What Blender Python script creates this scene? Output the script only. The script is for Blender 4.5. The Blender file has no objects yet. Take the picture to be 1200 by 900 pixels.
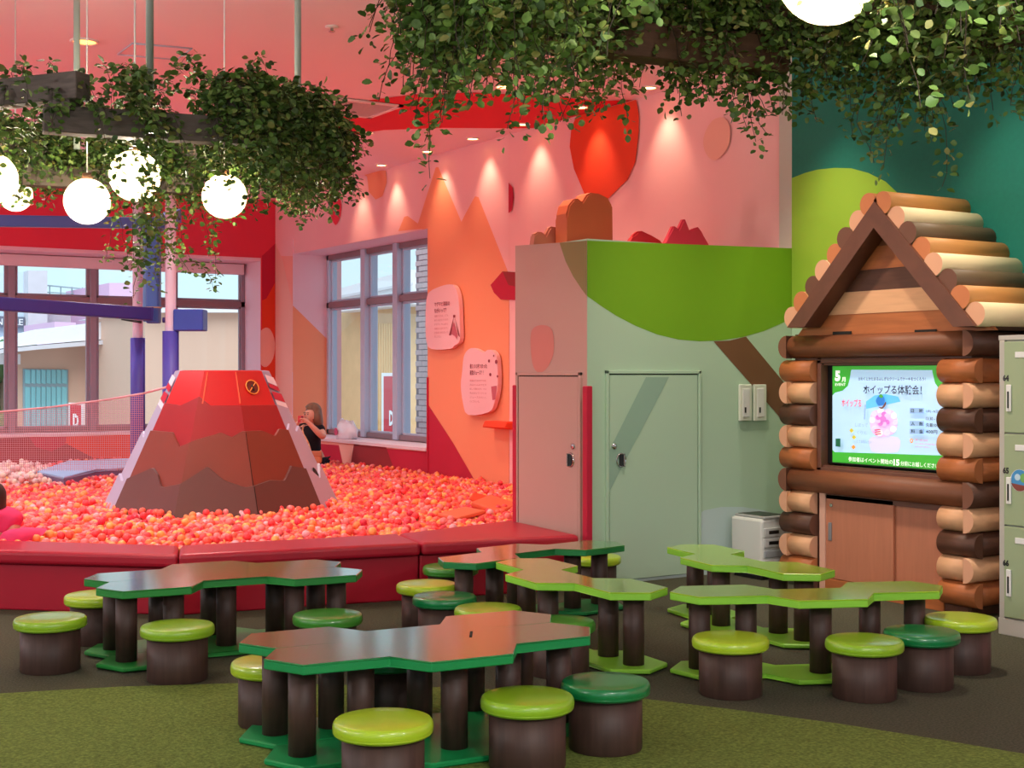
import bpy, bmesh, math, random
import mathutils, mathutils.geometry
import numpy as np
from mathutils import Vector, Matrix, Euler

# ------------------------------------------------------------------ camera, world, light, exposure
SC = bpy.context.scene
COL = SC.collection
YAW = math.radians(32)            # the hall's axes: X runs away to the right, Y away to the left of the view
EYE = 1.56
FPX = 1600.0                      # focal length in pixels of the 1200 px wide frame
cam_data = bpy.data.cameras.new('camera')
cam = bpy.data.objects.new('camera', cam_data)
COL.objects.link(cam)
cam_data.sensor_width = 36
cam_data.lens = FPX / 1200 * 36
cam_data.shift_y = -0.01
cam_data.clip_end = 500
cam.location = (0, 0, EYE)
cam.rotation_euler = (math.radians(90), 0, -YAW)
SC.camera = cam

world = bpy.data.worlds.new('overcast_sky')
SC.world = world
world.use_nodes = True
_n = world.node_tree.nodes; _l = world.node_tree.links
_bg = _n['Background']
_tc = _n.new('ShaderNodeTexCoord'); _sx = _n.new('ShaderNodeSeparateXYZ'); _cr = _n.new('ShaderNodeValToRGB')
_l.new(_tc.outputs['Generated'], _sx.inputs[0]); _l.new(_sx.outputs['Z'], _cr.inputs[0]); _l.new(_cr.outputs[0], _bg.inputs['Color'])
_cr.color_ramp.elements[0].color = (0.66, 0.86, 0.95, 1); _cr.color_ramp.elements[0].position = 0.0
_cr.color_ramp.elements[1].color = (0.55, 0.80, 0.95, 1); _cr.color_ramp.elements[1].position = 0.5
_bg.inputs['Strength'].default_value = 1.05

def area_light(name, loc, size, watts, color=(1, 1, 1), rot=(0, 0, 0)):
    d = bpy.data.lights.new(name, 'AREA'); d.shape = 'RECTANGLE'
    d.size, d.size_y = size; d.energy = watts; d.color = color
    o = bpy.data.objects.new(name, d); COL.objects.link(o)
    o.location = loc; o.rotation_euler = rot
    return o
CEIL = 4.15
# soft glow of the overcast sun, from behind the entrance
sun_d = bpy.data.lights.new('veiled_sun', 'SUN'); sun_d.energy = 2.1; sun_d.angle = math.radians(50); sun_d.color = (1.0, .97, .93)
sun = bpy.data.objects.new('veiled_sun', sun_d); COL.objects.link(sun)
sun.rotation_euler = Vector((.35, .75, -.75)).to_track_quat('-Z', 'Y').to_euler()
# fill lights added out of view to brighten the ceiling and hall
def fill_point(x, y, z, watts, color=(1.0, .95, .90), r=.14):
    d = bpy.data.lights.new('fill_point', 'POINT'); d.energy = watts; d.color = color; d.shadow_soft_size = r
    o = bpy.data.objects.new('fill_point', d); COL.objects.link(o); o.location = (x, y, z)
    return o
for gx, gy, gw in ((2.0, .4, 170), (-1.2, -1.5, 150), (-3.2, 4.6, 150), (4.6, -1.2, 130), (-6.0, 9.6, 260), (-5.5, 15.0, 260)):
    fill_point(gx, gy, 2.75, gw)

SC.view_settings.view_transform = 'Standard'
SC.view_settings.look = 'None'
SC.view_settings.exposure = 0.3
SC.view_settings.gamma = 1.0
SC.view_settings.use_curve_mapping = False
SC.cycles.max_bounces = 8
SC.cycles.diffuse_bounces = 5
SC.cycles.transparent_max_bounces = 12
SC.cycles.caustics_reflective = False
SC.cycles.caustics_refractive = False

# ------------------------------------------------------------------ helpers
RND = random.Random(7)
NPR = np.random.default_rng(11)
CA, SA = math.cos(YAW), math.sin(YAW)

def C(lat, d, z=0.0):             # metres right of / ahead of the camera's foot -> hall coordinates
    return Vector((lat * CA + d * SA, -lat * SA + d * CA, z))
def onz(px, py, z):
    d = (EYE - z) * FPX / (py - 438.0)
    return C((px - 600) / FPX * d, d, z)
def onx(px, py, X):
    r = (px - 600) / FPX
    d = X / (r * CA + SA)
    return Vector((X, (-r * SA + CA) * d, EYE - (py - 438.0) * d / FPX))
def ony(px, py, Y):
    r = (px - 600) / FPX
    d = Y / (-r * SA + CA)
    return Vector(((r * CA + SA) * d, Y, EYE - (py - 438.0) * d / FPX))
def ond(px, py, d):
    return C((px - 600) / FPX * d, d, EYE - (py - 438.0) * d / FPX)

def lin(c):
    out = []
    for v in c[:3]:
        v = v / 255.0
        out.append(v / 12.92 if v <= .04045 else ((v + .055) / 1.055) ** 2.4)
    return (*out, 1.0)

MATS = {}
def mat(name, rgb, rough=.55, spec=.5, vary=0.0, scale=8.0, bump=0.0, wood=False, stretch=(1, 1, 1), metal=0.0, emit=0.0, coat=0.0):
    if name in MATS: return MATS[name]
    m = bpy.data.materials.new(name); m.use_nodes = True
    nt = m.node_tree; p = nt.nodes['Principled BSDF']
    c = lin(rgb)
    p.inputs['Base Color'].default_value = c
    p.inputs['Roughness'].default_value = rough
    p.inputs['Specular IOR Level'].default_value = spec
    p.inputs['Metallic'].default_value = metal
    p.inputs['Coat Weight'].default_value = coat
    p.inputs['Coat Roughness'].default_value = .12
    if emit:
        p.inputs['Emission Color'].default_value = c
        p.inputs['Emission Strength'].default_value = emit
    if vary or bump:
        tc = nt.nodes.new('ShaderNodeTexCoord'); mp = nt.nodes.new('ShaderNodeMapping')
        mp.inputs['Scale'].default_value = stretch
        nt.links.new(tc.outputs['Object'], mp.inputs['Vector'])
        nz = nt.nodes.new('ShaderNodeTexNoise'); nz.inputs['Scale'].default_value = scale
        nz.inputs['Detail'].default_value = 5
        nt.links.new(mp.outputs[0], nz.inputs['Vector'])
        if wood: nz.inputs['Distortion'].default_value = .6
        if vary:
            rp = nt.nodes.new('ShaderNodeValToRGB')
            e = rp.color_ramp.elements
            e[0].position, e[1].position = .3, .7
            e[0].color = (*[x * (1 - vary) for x in c[:3]], 1)
            e[1].color = (*[min(1, x * (1 + vary)) for x in c[:3]], 1)
            nt.links.new(nz.outputs['Fac'], rp.inputs[0]); nt.links.new(rp.outputs[0], p.inputs['Base Color'])
        if bump:
            b = nt.nodes.new('ShaderNodeBump'); b.inputs['Strength'].default_value = bump; b.inputs['Distance'].default_value = .01
            nt.links.new(nz.outputs['Fac'], b.inputs['Height']); nt.links.new(b.outputs[0], p.inputs['Normal'])
    MATS[name] = m
    return m

def glass_mat(name, tint=(1, 1, 1), refl=1.0):
    if name in MATS: return MATS[name]
    m = bpy.data.materials.new(name); m.use_nodes = True
    nt = m.node_tree; nt.nodes.remove(nt.nodes['Principled BSDF'])
    out = nt.nodes['Material Output']
    t = nt.nodes.new('ShaderNodeBsdfTransparent'); t.inputs[0].default_value = (*tint, 1)
    g = nt.nodes.new('ShaderNodeBsdfGlossy'); g.inputs['Roughness'].default_value = .02
    f = nt.nodes.new('ShaderNodeFresnel'); f.inputs[0].default_value = 1.45
    ge = nt.nodes.new('ShaderNodeNewGeometry'); mm = nt.nodes.new('ShaderNodeMath'); mm.operation = 'SUBTRACT'; mm.use_clamp = True
    nt.links.new(f.outputs[0], mm.inputs[0]); nt.links.new(ge.outputs['Backfacing'], mm.inputs[1])
    mx = nt.nodes.new('ShaderNodeMixShader')
    nt.links.new(mm.outputs[0], mx.inputs[0]); nt.links.new(t.outputs[0], mx.inputs[1]); nt.links.new(g.outputs[0], mx.inputs[2])
    nt.links.new(mx.outputs[0], out.inputs[0])
    MATS[name] = m
    return m

def tag(o, label=None, cat=None, group=None, kind=None):
    if label: o['label'] = label
    if cat: o['category'] = cat
    if group: o['group'] = group
    if kind: o['kind'] = kind
    return o

def link(o, parent=None):
    COL.objects.link(o)
    if parent is not None:
        o.parent = parent
    return o

def obj(name, bm, m, parent=None, smooth=False, loc=None):
    me = bpy.data.meshes.new(name)
    bm.to_mesh(me); bm.free()
    for mm in (m if isinstance(m, (list, tuple)) else [m]): me.materials.append(mm)
    if smooth:
        for p in me.polygons: p.use_smooth = True
    o = bpy.data.objects.new(name, me); link(o, parent)
    if loc is not None: o.location = loc
    return o

def empty(name, loc=(0, 0, 0), rz=0.0, label=None, cat=None, group=None):
    o = bpy.data.objects.new(name, None); COL.objects.link(o)
    o.empty_display_size = .1
    o.location = loc; o.rotation_euler = (0, 0, rz)
    return tag(o, label, cat, group)

def struct(o): o['kind'] = 'structure'; return o

def add_box(bm, lo, hi, bev=0.0, seg=2):
    lo = Vector(lo); hi = Vector(hi)
    r = bmesh.ops.create_cube(bm, size=1)
    vs = r['verts']
    for v in vs:
        v.co = Vector([(lo[i] + hi[i]) / 2 + v.co[i] * (hi[i] - lo[i]) for i in range(3)])
    if bev:
        es = list({e for v in vs for e in v.link_edges})
        bmesh.ops.bevel(bm, geom=es, offset=bev, segments=seg, affect='EDGES', profile=.5)
    return vs
def box(lo, hi, bev=0.0, seg=2):
    bm = bmesh.new(); add_box(bm, lo, hi, bev, seg); return bm

def add_prism(bm, pts, z0, z1, bev=0.0, seg=2, top_bevel_only=False):
    vs0 = [bm.verts.new((p[0], p[1], z0)) for p in pts]
    vs1 = [bm.verts.new((p[0], p[1], z1)) for p in pts]
    n = len(pts)
    area = sum(pts[i][0] * pts[(i + 1) % n][1] - pts[(i + 1) % n][0] * pts[i][1] for i in range(n))
    if area < 0: vs0.reverse(); vs1.reverse()
    bm.faces.new(list(reversed(vs0))); top = bm.faces.new(vs1)
    for i in range(n):
        bm.faces.new((vs0[i], vs0[(i + 1) % n], vs1[(i + 1) % n], vs1[i]))
    if bev:
        bm.edges.ensure_lookup_table()
        es = list(top.edges)
        if not top_bevel_only:
            es = list({e for v in vs0 + vs1 for e in v.link_edges})
        bmesh.ops.bevel(bm, geom=es, offset=bev, segments=seg, affect='EDGES', profile=.5)

def prism(pts, z0, z1, bev=0.0, seg=2, top_only=False):
    bm = bmesh.new(); add_prism(bm, pts, z0, z1, bev, seg, top_only); return bm

def add_tube(bm, p0, p1, r0, r1=None, seg=16, cap=True):
    r1 = r0 if r1 is None else r1
    p0 = Vector(p0); p1 = Vector(p1); d = p1 - p0
    q = d.to_track_quat('Z', 'Y')
    a, b = [], []
    for i in range(seg):
        t = 2 * math.pi * i / seg
        w = q @ Vector((math.cos(t), math.sin(t), 0))
        a.append(bm.verts.new(p0 + w * r0)); b.append(bm.verts.new(p1 + w * r1))
    for i in range(seg):
        j = (i + 1) % seg
        f = bm.faces.new((a[i], a[j], b[j], b[i])); f.smooth = True
    if cap:
        bm.faces.new(list(reversed(a))); bm.faces.new(b)
def tube(p0, p1, r0, r1=None, seg=16):
    bm = bmesh.new(); add_tube(bm, p0, p1, r0, r1, seg); return bm

def add_path(bm, pts, r, seg=6):
    for a, b in zip(pts[:-1], pts[1:]):
        if (Vector(b) - Vector(a)).length > 1e-5: add_tube(bm, a, b, r, r, seg)

def lathe(profile, seg=32):
    bm = bmesh.new(); rings = []
    for (r, z) in profile:
        if r < 1e-6: rings.append([bm.verts.new((0, 0, z))])
        else: rings.append([bm.verts.new((r * math.cos(2 * math.pi * i / seg), r * math.sin(2 * math.pi * i / seg), z)) for i in range(seg)])
    for A, B in zip(rings[:-1], rings[1:]):
        for i in range(seg):
            j = (i + 1) % seg
            if len(A) == 1 and len(B) == 1: continue
            if len(A) == 1: bm.faces.new((A[0], B[j], B[i]))
            elif len(B) == 1: bm.faces.new((A[i], A[j], B[0]))
            else: bm.faces.new((A[i], A[j], B[j], B[i]))
    bmesh.ops.recalc_face_normals(bm, faces=bm.faces)
    return bm

def flat(points, thick=None, normal=None):    # a flat polygon through 3-D points, given a small thickness along the normal
    points = [Vector(p) for p in points]
    bm = bmesh.new()
    if not thick and len(points) > 4:
        vs = [bm.verts.new(p) for p in points]
        bm.verts.index_update()
        for t in mathutils.geometry.tessellate_polygon([points]):
            try: bm.faces.new([vs[i] for i in t])
            except ValueError: pass
        return bm
    vs = [bm.verts.new(p) for p in points]
    f = bm.faces.new(vs)
    if thick:
        r = bmesh.ops.extrude_face_region(bm, geom=[f])
        for v in [g for g in r['geom'] if isinstance(g, bmesh.types.BMVert)]: v.co += Vector(normal) * thick
        bmesh.ops.recalc_face_normals(bm, faces=bm.faces)
    bmesh.ops.triangulate(bm, faces=[x for x in bm.faces if len(x.verts) > 4])
    return bm

def smooth_closed(pts, n=4):       # Catmull-Rom through closed 2-D outline
    out = []; N = len(pts)
    for i in range(N):
        p0, p1, p2, p3 = [np.array(pts[(i + k - 1) % N], float) for k in range(4)]
        for k in range(n):
            t = k / n
            out.append(tuple(.5 * ((2 * p1) + (-p0 + p2) * t + (2 * p0 - 5 * p1 + 4 * p2 - p3) * t * t + (-p0 + 3 * p1 - 3 * p2 + p3) * t ** 3)))
    return out

LAYER = [0]
def paint(parent, plane, c, pts, m, name='painted_shape', smooth=0, lift=None):
    """a flat painted area of the mural on wall plane x=c / y=c / z=c, its outline given as seen from the entrance"""
    LAYER[0] += 1
    e = lift if lift is not None else .0012 * LAYER[0]
    if smooth: pts = smooth_closed(pts, smooth)
    fn = {'x': onx, 'y': ony}.get(plane)
    P = []
    for (a, b) in pts:
        q = fn(a, b, c) if fn else onz(a, b, c)
        if plane == 'x': q.x = c - e
        elif plane == 'y': q.y = c - e
        else: q.z = c - e
        P.append(q)
    bm = flat(P)
    if parent is not None and parent.name in CLIP and name == 'painted_shape':
        ax, (a0, a1, z0, z1), (b0, b1) = CLIP[parent.name]
        n = Vector((0, 1, 0)) if ax == 'y' else Vector((1, 0, 0))
        for no, co in ((n, n * a0), (n, n * a1), (n, n * b0), (n, n * b1), (Vector((0, 0, 1)), Vector((0, 0, z0))), (Vector((0, 0, 1)), Vector((0, 0, z1))), (Vector((0, 0, 1)), Vector((0, 0, CEIL))), (Vector((0, 0, 1)), Vector((0, 0, 0)))):
            bmesh.ops.bisect_plane(bm, geom=bm.verts[:] + bm.edges[:] + bm.faces[:], plane_co=co, plane_no=no)
        kill = []
        for f in bm.faces:
            q = f.calc_center_median(); u = q.dot(n)
            if (a0 < u < a1 and z0 < q.z < z1) or q.z > CEIL or q.z < 0 or u > b1 or u < b0: kill.append(f)
        bmesh.ops.delete(bm, geom=kill, context='FACES')
    return obj(name, bm, m, parent)
CLIP = {}

def txt(parent, body, plane, c, px0, py, px1, hpx, m, name='lettering', bold=0.02, sx=None):
    """lettering on plane x=c (reads along -Y) or y=c (reads along +X), between two sight lines, hpx tall"""
    cu = bpy.data.curves.new(name, 'FONT'); cu.body = body; cu.size = 1.0; cu.offset = bold; cu.resolution_u = 2
    to = bpy.data.objects.new(name + '_source', cu); COL.objects.link(to)
    bpy.context.view_layer.update()
    me = bpy.data.meshes.new_from_object(to.evaluated_get(bpy.context.evaluated_depsgraph_get()))
    bpy.data.objects.remove(to); bpy.data.curves.remove(cu)
    co = np.array([v.co[:] for v in me.vertices]) if len(me.vertices) else np.zeros((1, 3))
    x0, x1, y0, y1 = co[:, 0].min(), co[:, 0].max(), co[:, 1].min(), co[:, 1].max()
    fn = onx if plane == 'x' else ony
    A, B = fn(px0, py, c), fn(px1, py, c)
    W = (B - A).length
    T = fn((px0 + px1) / 2, py - hpx / 2, c).z; Bz = fn((px0 + px1) / 2, py + hpx / 2, c).z
    for v in me.vertices:
        s = (v.co.x - x0) / max(x1 - x0, 1e-6); t = (v.co.y - y0) / max(y1 - y0, 1e-6)
        q = A.lerp(B, s)
        v.co = Vector((q.x, q.y, Bz + (T - Bz) * t))
    me.materials.clear(); me.materials.append(m)
    me.name = name
    o = bpy.data.objects.new(name, me); link(o, parent)
    return o

def copy_tree(o, parent=None):
    c = o.copy(); COL.objects.link(c)
    if parent is not None: c.parent = parent
    for ch in [x for x in KIDS.get(o.name, [])]:
        copy_tree(ch, c)
    return c
KIDS = {}
def remember(root):
    for ch in root.children:
        KIDS.setdefault(root.name, []).append(ch); remember(ch)

# ------------------------------------------------------------------ materials
M_pink = mat('wall_pink_paint', (246, 186, 186), .7, .3, .02, 2)
M_salmon = mat('wall_salmon_paint', (246, 164, 148), .7, .3, .02, 2)
M_orange = mat('wall_orange_paint', (244, 150, 112), .7, .3)
M_red = mat('wall_red_paint', (226, 56, 76), .7, .3)
M_crimson = mat('wall_crimson_paint', (190, 30, 60), .7, .3)
M_vermil = mat('wall_vermilion_paint', (226, 66, 34), .7, .3)
M_maroon = mat('wall_maroon_paint', (150, 45, 50), .7, .3)
M_lav = mat('wall_pale_pink_paint', (238, 196, 206), .7, .3)
M_mauve = mat('wall_mauve_paint', (168, 128, 140), .7, .3)
M_blush = mat('wall_blush_paint', (240, 176, 160), .7, .3)
M_ceil = mat('ceiling_pink_paint', (240, 220, 230), .8, .2)
M_band = mat('ceiling_red_paint', (220, 50, 66), .8, .2)
M_teal = mat('wall_teal_paint', (22, 112, 96), .6, .3, .05, 30, .05)
M_lime = mat('wall_lime_paint', (146, 186, 56), .7, .3)
M_leafgreen = mat('wall_leaf_green_paint', (116, 168, 28), .65, .35)
M_sage = mat('wall_pale_green_paint', (176, 204, 178), .65, .35)
M_sagesh = mat('door_grey_green', (146, 178, 158), .65, .35)
M_mint = mat('wall_mint_paint', (188, 208, 206), .65, .35)
M_trunk = mat('wall_trunk_brown_paint', (116, 78, 52), .65, .35)
M_beige = mat('closet_beige_paint', (192, 152, 142), .65, .35)
M_olive = mat('closet_olive_paint', (140, 126, 80), .65, .35)
M_rosy = mat('closet_rosy_paint', (206, 128, 118), .65, .35)
M_grey = mat('wall_light_grey_paint', (196, 186, 176), .7, .3)
M_white = mat('white_plastic', (222, 222, 220), .4)
M_offw = mat('window_reveal_paint', (232, 206, 212), .7, .3)
M_alu = mat('brushed_aluminium_frame', (186, 192, 212), .4, .5)
M_aluw = mat('mauve_aluminium_frame', (150, 132, 144), .4, .5)
M_aludk = mat('bronze_window_rail', (140, 112, 118), .45, .5)
M_chrome = mat('chrome', (200, 200, 200), .15, .5, metal=1.0)
M_black = mat('black_plastic', (18, 18, 20), .35)
M_dark = mat('dark_gap', (14, 10, 9), .8)
M_carpet = mat('dark_olive_carpet', (76, 76, 62), .95, .1, .35, 90, .6)
M_turf = mat('moss_green_turf_carpet', (104, 120, 58), .95, .1, .4, 70, .8)
M_redvinyl = mat('red_vinyl', (172, 18, 44), .38, .5, .04, 3)
M_glass = glass_mat('window_glass', (.94, .97, .98))
M_stoolwood = mat('dark_walnut_laminate', (70, 50, 43), .5, .35, .22, 5, 0, True, (6, 6, .6))

# ------------------------------------------------------------------ the setting
XW = 7.81            # right wall
YF = 19.17           # far window wall
XL, YB = -13.0, -7.0

floor = struct(obj('floor', box((XL, YB, -.1), (XW + 1.2, YF + 1.2, 0)), M_carpet))
turf_px = [(-200, 832), (0, 814), (140, 806), (276, 802), (420, 804), (560, 808), (753, 820), (860, 833), (980, 849), (1100, 868), (1200, 885), (1300, 905)]
tp = [onz(x, y, 0) for x, y in turf_px]
tp += [C(2.6, 2.2), C(1.5, .6), C(-1.5, .6), C(-5, 3.0)]
struct(obj('turf_area', prism([(p.x, p.y) for p in tp], 0, .006), M_turf, floor))

ceiling = struct(obj('ceiling', box((XL, YB, CEIL), (XW + 1.2, YF + 1.2, CEIL + .15)), M_ceil))
band = [(330, 141), (385, 134), (433, 117), (485, 110), (555, 108), (642, 112), (700, 118), (747, 117), (697, 131), (640, 149), (625, 150), (590, 150), (520, 149.5), (450, 152), (388, 161), (330, 178)]
P = []
for a, b in band:
    q = onz(a, b, CEIL); P.append((min(q.x, XW - .002), q.y, CEIL - .004))
obj('painted_band', flat(P), M_band, ceiling)

# right wall with its window opening (Y 14.40 .. 18.46, z .65 .. 3.30)
WY0, WY1, WZ0, WZ1 = 14.40, 18.46, .66, 3.30
bm = bmesh.new()
add_box(bm, (XW, YB, 0), (XW + .75, WY0, CEIL))
add_box(bm, (XW, WY1, 0), (XW + .75, YF + 1.0, CEIL))
add_box(bm, (XW, WY0, 0), (XW + .75, WY1, WZ0))
add_box(bm, (XW, WY0, WZ1), (XW + .75, WY1, CEIL))
wall_right = struct(obj('wall_right', bm, M_pink))
# far wall with the long window (X -9 .. 7.6, z .72 .. 3.30)
FX0, FX1, FZ0, FZ1 = -9.5, 7.58, .70, 3.28
bm = bmesh.new()
add_box(bm, (XL, YF, 0), (FX0, YF + .8, CEIL))
add_box(bm, (FX1, YF, 0), (XW, YF + .8, CEIL))
add_box(bm, (FX0, YF, 0), (FX1, YF + .8, FZ0))
add_box(bm, (FX0, YF, FZ1), (FX1, YF + .8, CEIL))
wall_far = struct(obj('wall_far', bm, M_red))
# left wall and back wall: out of view, each with a wide open window band that lets daylight in
bm = bmesh.new()
add_box(bm, (XL - .2, YB, 0), (XL, YF + .8, .7)); add_box(bm, (XL - .2, YB, 3.3), (XL, YF + .8, CEIL))
wall_left = struct(obj('wall_left', bm, M_salmon))
bm = bmesh.new()
add_box(bm, (XL, YB - .2, 0), (XW, YB, .7)); add_box(bm, (XL, YB - .2, 3.3), (XW, YB, CEIL))
wall_back = struct(obj('wall_back', bm, M_sage))

# --- mural on the right wall
CLIP['wall_right'] = ('y', (WY0, WY1, WZ0, WZ1), (YB, YF))
CLIP['wall_far'] = ('x', (FX0, FX1, FZ0, FZ1), (XL, XW))
W = wall_right; X = 'x'
LAYER[0] = 0
paint(W, X, XW, [(323, 150), (597, 157), (597, 640), (323, 640)], M_salmon)                      # left bay, warmer
paint(W, X, XW, [(323, 150), (597, 100), (597, 430), (345, 300), (323, 300)], M_pink)
paint(W, X, XW, [(467, 271), (474, 254), (478, 253), (490, 262), (511, 196), (514, 196), (541, 260), (546, 250), (557, 230), (561, 231), (597, 322), (597, 640), (495, 640), (495, 268)], M_orange)
paint(W, X, XW, [(323, 285), (331, 303), (345, 365), (345, 640), (323, 640)], M_blush)
paint(W, X, XW, [(375, 520), (497, 529), (497, 466), (532, 520), (562, 572), (590, 640), (375, 640)], M_crimson)
paint(W, X, XW, [(396, 514), (416, 517), (409, 560), (405, 556)], M_blush)
paint(W, X, XW, [(416, 517), (452, 521), (466, 560), (470, 600), (405, 600), (409, 560)], M_maroon)
paint(W, X, XW, [(420, 201), (453, 200), (454, 214), (449, 230), (441, 234), (433, 225), (431, 207)], M_orange)
paint(W, X, XW, [(391, 233), (400, 235), (400, 252), (394, 264), (388, 250)], M_red, smooth=3)
paint(W, X, XW, [(597, 214), (602, 220), (603, 232), (601, 246), (597, 250)], M_crimson)
paint(W, X, XW, [(576, 334), (590, 318), (606, 319), (612, 352), (588, 351), (580, 343)], M_crimson)
paint(W, X, XW, [(590, 318), (606, 319), (606, 336), (597, 334)], M_maroon)
paint(W, X, XW, [(677, 136), (747, 117), (750, 134), (750, 155), (746, 190), (737, 210), (716, 231), (706, 240), (690, 236), (680, 212), (674, 198), (669, 172), (671, 150)], M_vermil)
paint(W, X, XW, [(836, 142), (850, 138), (857, 150), (855, 172), (840, 188), (829, 180), (826, 162)], M_blush, smooth=3)
paint(W, X, XW, [(915, 60), (930, 54), (930, 300), (915, 300)], M_grey)
paint(W, X, XW, [(930, 54), (1230, -60), (1400, -60), (1400, 900), (930, 700)], M_teal)
paint(W, X, XW, [(930, 209), (945, 203), (960, 199), (980, 197), (1000, 197.5), (1020, 203), (1040, 213), (1058, 230), (1070, 250), (1080, 300), (1070, 340), (1040, 365), (1000, 380), (930, 400)], M_lime)
paint(W, X, XW, [(930, 374), (960, 358), (1000, 340), (1000, 700), (930, 700)], M_sage)

# vertical step where the two bays of the right wall meet
struct(obj('trim_1', box((XW - .05, 14.52 - .9 + .0, 0), (XW, 14.52 - .88, CEIL)), M_pink)) if False else None

# reveals of the right window
rv = struct(obj('window_sill', box((XW - .03, WY0, WZ0 - .03), (XW + .75, WY1, WZ0 + .012), .004), M_offw, wall_right))
paint(W, 'y', WY1, [(343, 280), (394, 292), (394, 520), (343, 520)], M_lav, 'window_reveal', lift=.004)
paint(W, 'y', WY1, [(343, 358), (392, 406), (392, 520), (343, 520)], M_orange, 'window_reveal', lift=.007)
paint(W, 'y', WY1, [(374, 336), (378, 331), (388, 332), (391, 338), (388, 344), (381, 347), (375, 342)], M_mauve, lift=.010)
obj('window_reveal', box((XW, WY0, WZ1 - .006), (XW + .6, WY1, WZ1 - .001)), M_lav, wall_right)

obj('corner_guard', box((XW - .02, WY0 - .03, 0.3), (XW + .03, WY0 + .002, onx(497, 442, XW).z), .006), M_crimson, wall_right)
obj('corner_guard', box((XW - .02, WY1 - .002, 0.3), (XW + .03, WY1 + .03, onx(341, 436, XW).z), .006), M_lav, wall_right)
# --- mural on the far wall
F = wall_far
LAYER[0] = 0
paint(F, 'y', YF, [(307, 300), (312, 345), (322, 330), (323, 640), (307, 640)], M_vermil)
paint(F, 'y', YF, [(307, 300), (323, 285), (323, 330), (312, 350), (307, 352)], M_crimson)
paint(F, 'y', YF, [(303, 392), (311, 384), (318, 388), (322, 402), (320, 420), (312, 430), (305, 426), (302, 412)], M_blush, smooth=3)
paint(F, 'y', YF, [(30, 506), (80, 506), (78, 520), (60, 529), (42, 524)], M_crimson)
paint(F, 'y', YF, [(80, 506), (160, 506), (160, 538), (110, 537), (76, 520)], M_vermil)
paint(F, 'y', YF, [(-60, 506), (30, 506), (42, 524), (60, 529), (78, 520), (110, 537), (160, 538), (160, 560), (-60, 560)], M_maroon)
obj('window_sill', box((FX0, YF - .02, FZ0), (FX1, YF + .8, FZ0 + .03), .004), M_offw, wall_far)
obj('window_reveal', box((FX0, YF + .0, FZ1 - .05), (FX1, YF + .7, FZ1 - .002)), M_lav, wall_far)
obj('window_reveal', box((FX1 - .005, YF, FZ0), (FX1 - .001, YF + .7, FZ1)), M_lav, wall_far)

# ------------------------------------------------------------------ windows
def make_window(name, horiz, c, lo, hi, z0, z1, posts, transom, depth=.10, post_w=.09, M_alu=M_alu):
    """frame of posts and rails along x (horiz='x', plane y=c) or along y (plane x=c); every pane is a piece of its own"""
    root = struct(empty(name)); root['label'] = None; del root['label']
    def bx(a0, a1, zz0, zz1, n, m, dd=depth, off=0.0):
        if horiz == 'x': b = box((a0, c - dd / 2 + off, zz0), (a1, c + dd / 2 + off, zz1), .006, 1)
        else: b = box((c - dd / 2 + off, a0, zz0), (c + dd / 2 + off, a1, zz1), .006, 1)
        return obj(n, b, m, root)
    allp = [lo] + list(posts) + [hi]
    for p in posts: bx(p - post_w / 2, p + post_w / 2, z0, z1, 'window_post', M_alu, depth * 1.5)
    bx(lo, lo + .07, z0, z1, 'window_post', M_alu); bx(hi - .07, hi, z0, z1, 'window_post', M_alu)
    bx(lo, hi, z0, z0 + .07, 'window_rail', M_aludk); bx(lo, hi, z1 - .08, z1, 'window_rail', M_aludk)
    bx(lo, hi, transom - .045, transom + .045, 'window_rail', M_aludk)
    for a, b in zip(allp[:-1], allp[1:]):
        for (q0, q1) in ((z0 + .05, transom - .03), (transom + .03, z1 - .06)):
            for s0, s1, t0, t1 in ((a + .03, b - .03, q0, q0 + .045), (a + .03, b - .03, q1 - .045, q1), (a + .03, a + .09, q0, q1), (b - .09, b - .03, q0, q1)):
                bx(s0, s1, t0, t1, 'sash', M_alu, .05)
            bx(a + .03, b - .03, q0, q1, 'pane', M_glass, .008)
    return root
YG = YF + .68
w1p = [ony(px, 400, YG).x for px in (12.5, 108, 201)]
step = w1p[1] - w1p[0]
w1 = make_window('window_1', 'x', YG, FX0, FX1, FZ0 + .03, FZ1 - .04, [w1p[0] - step * 3, w1p[0] - step * 2, w1p[0] - step] + w1p, ony(140, 353, YG).z, M_alu=M_aluw)
blind = obj('roller_blind_case', box((FX0 + .05, YG - .14, FZ1 - .22), (FX1 - .05, YG - .055, FZ1 - .06), .01), M_offw, w1)
XG = XW + .58
w2p = [onx(px, 400, XG).y for px in (470.5, 432.5)]
st2 = w2p[1] - w2p[0]
w2 = make_window('window_2', 'y', XG, WY0, WY1, WZ0 + .02, WZ1, [w2p[0] - st2] + w2p, onx(450, 352, XG).z, .14, .13)

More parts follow.
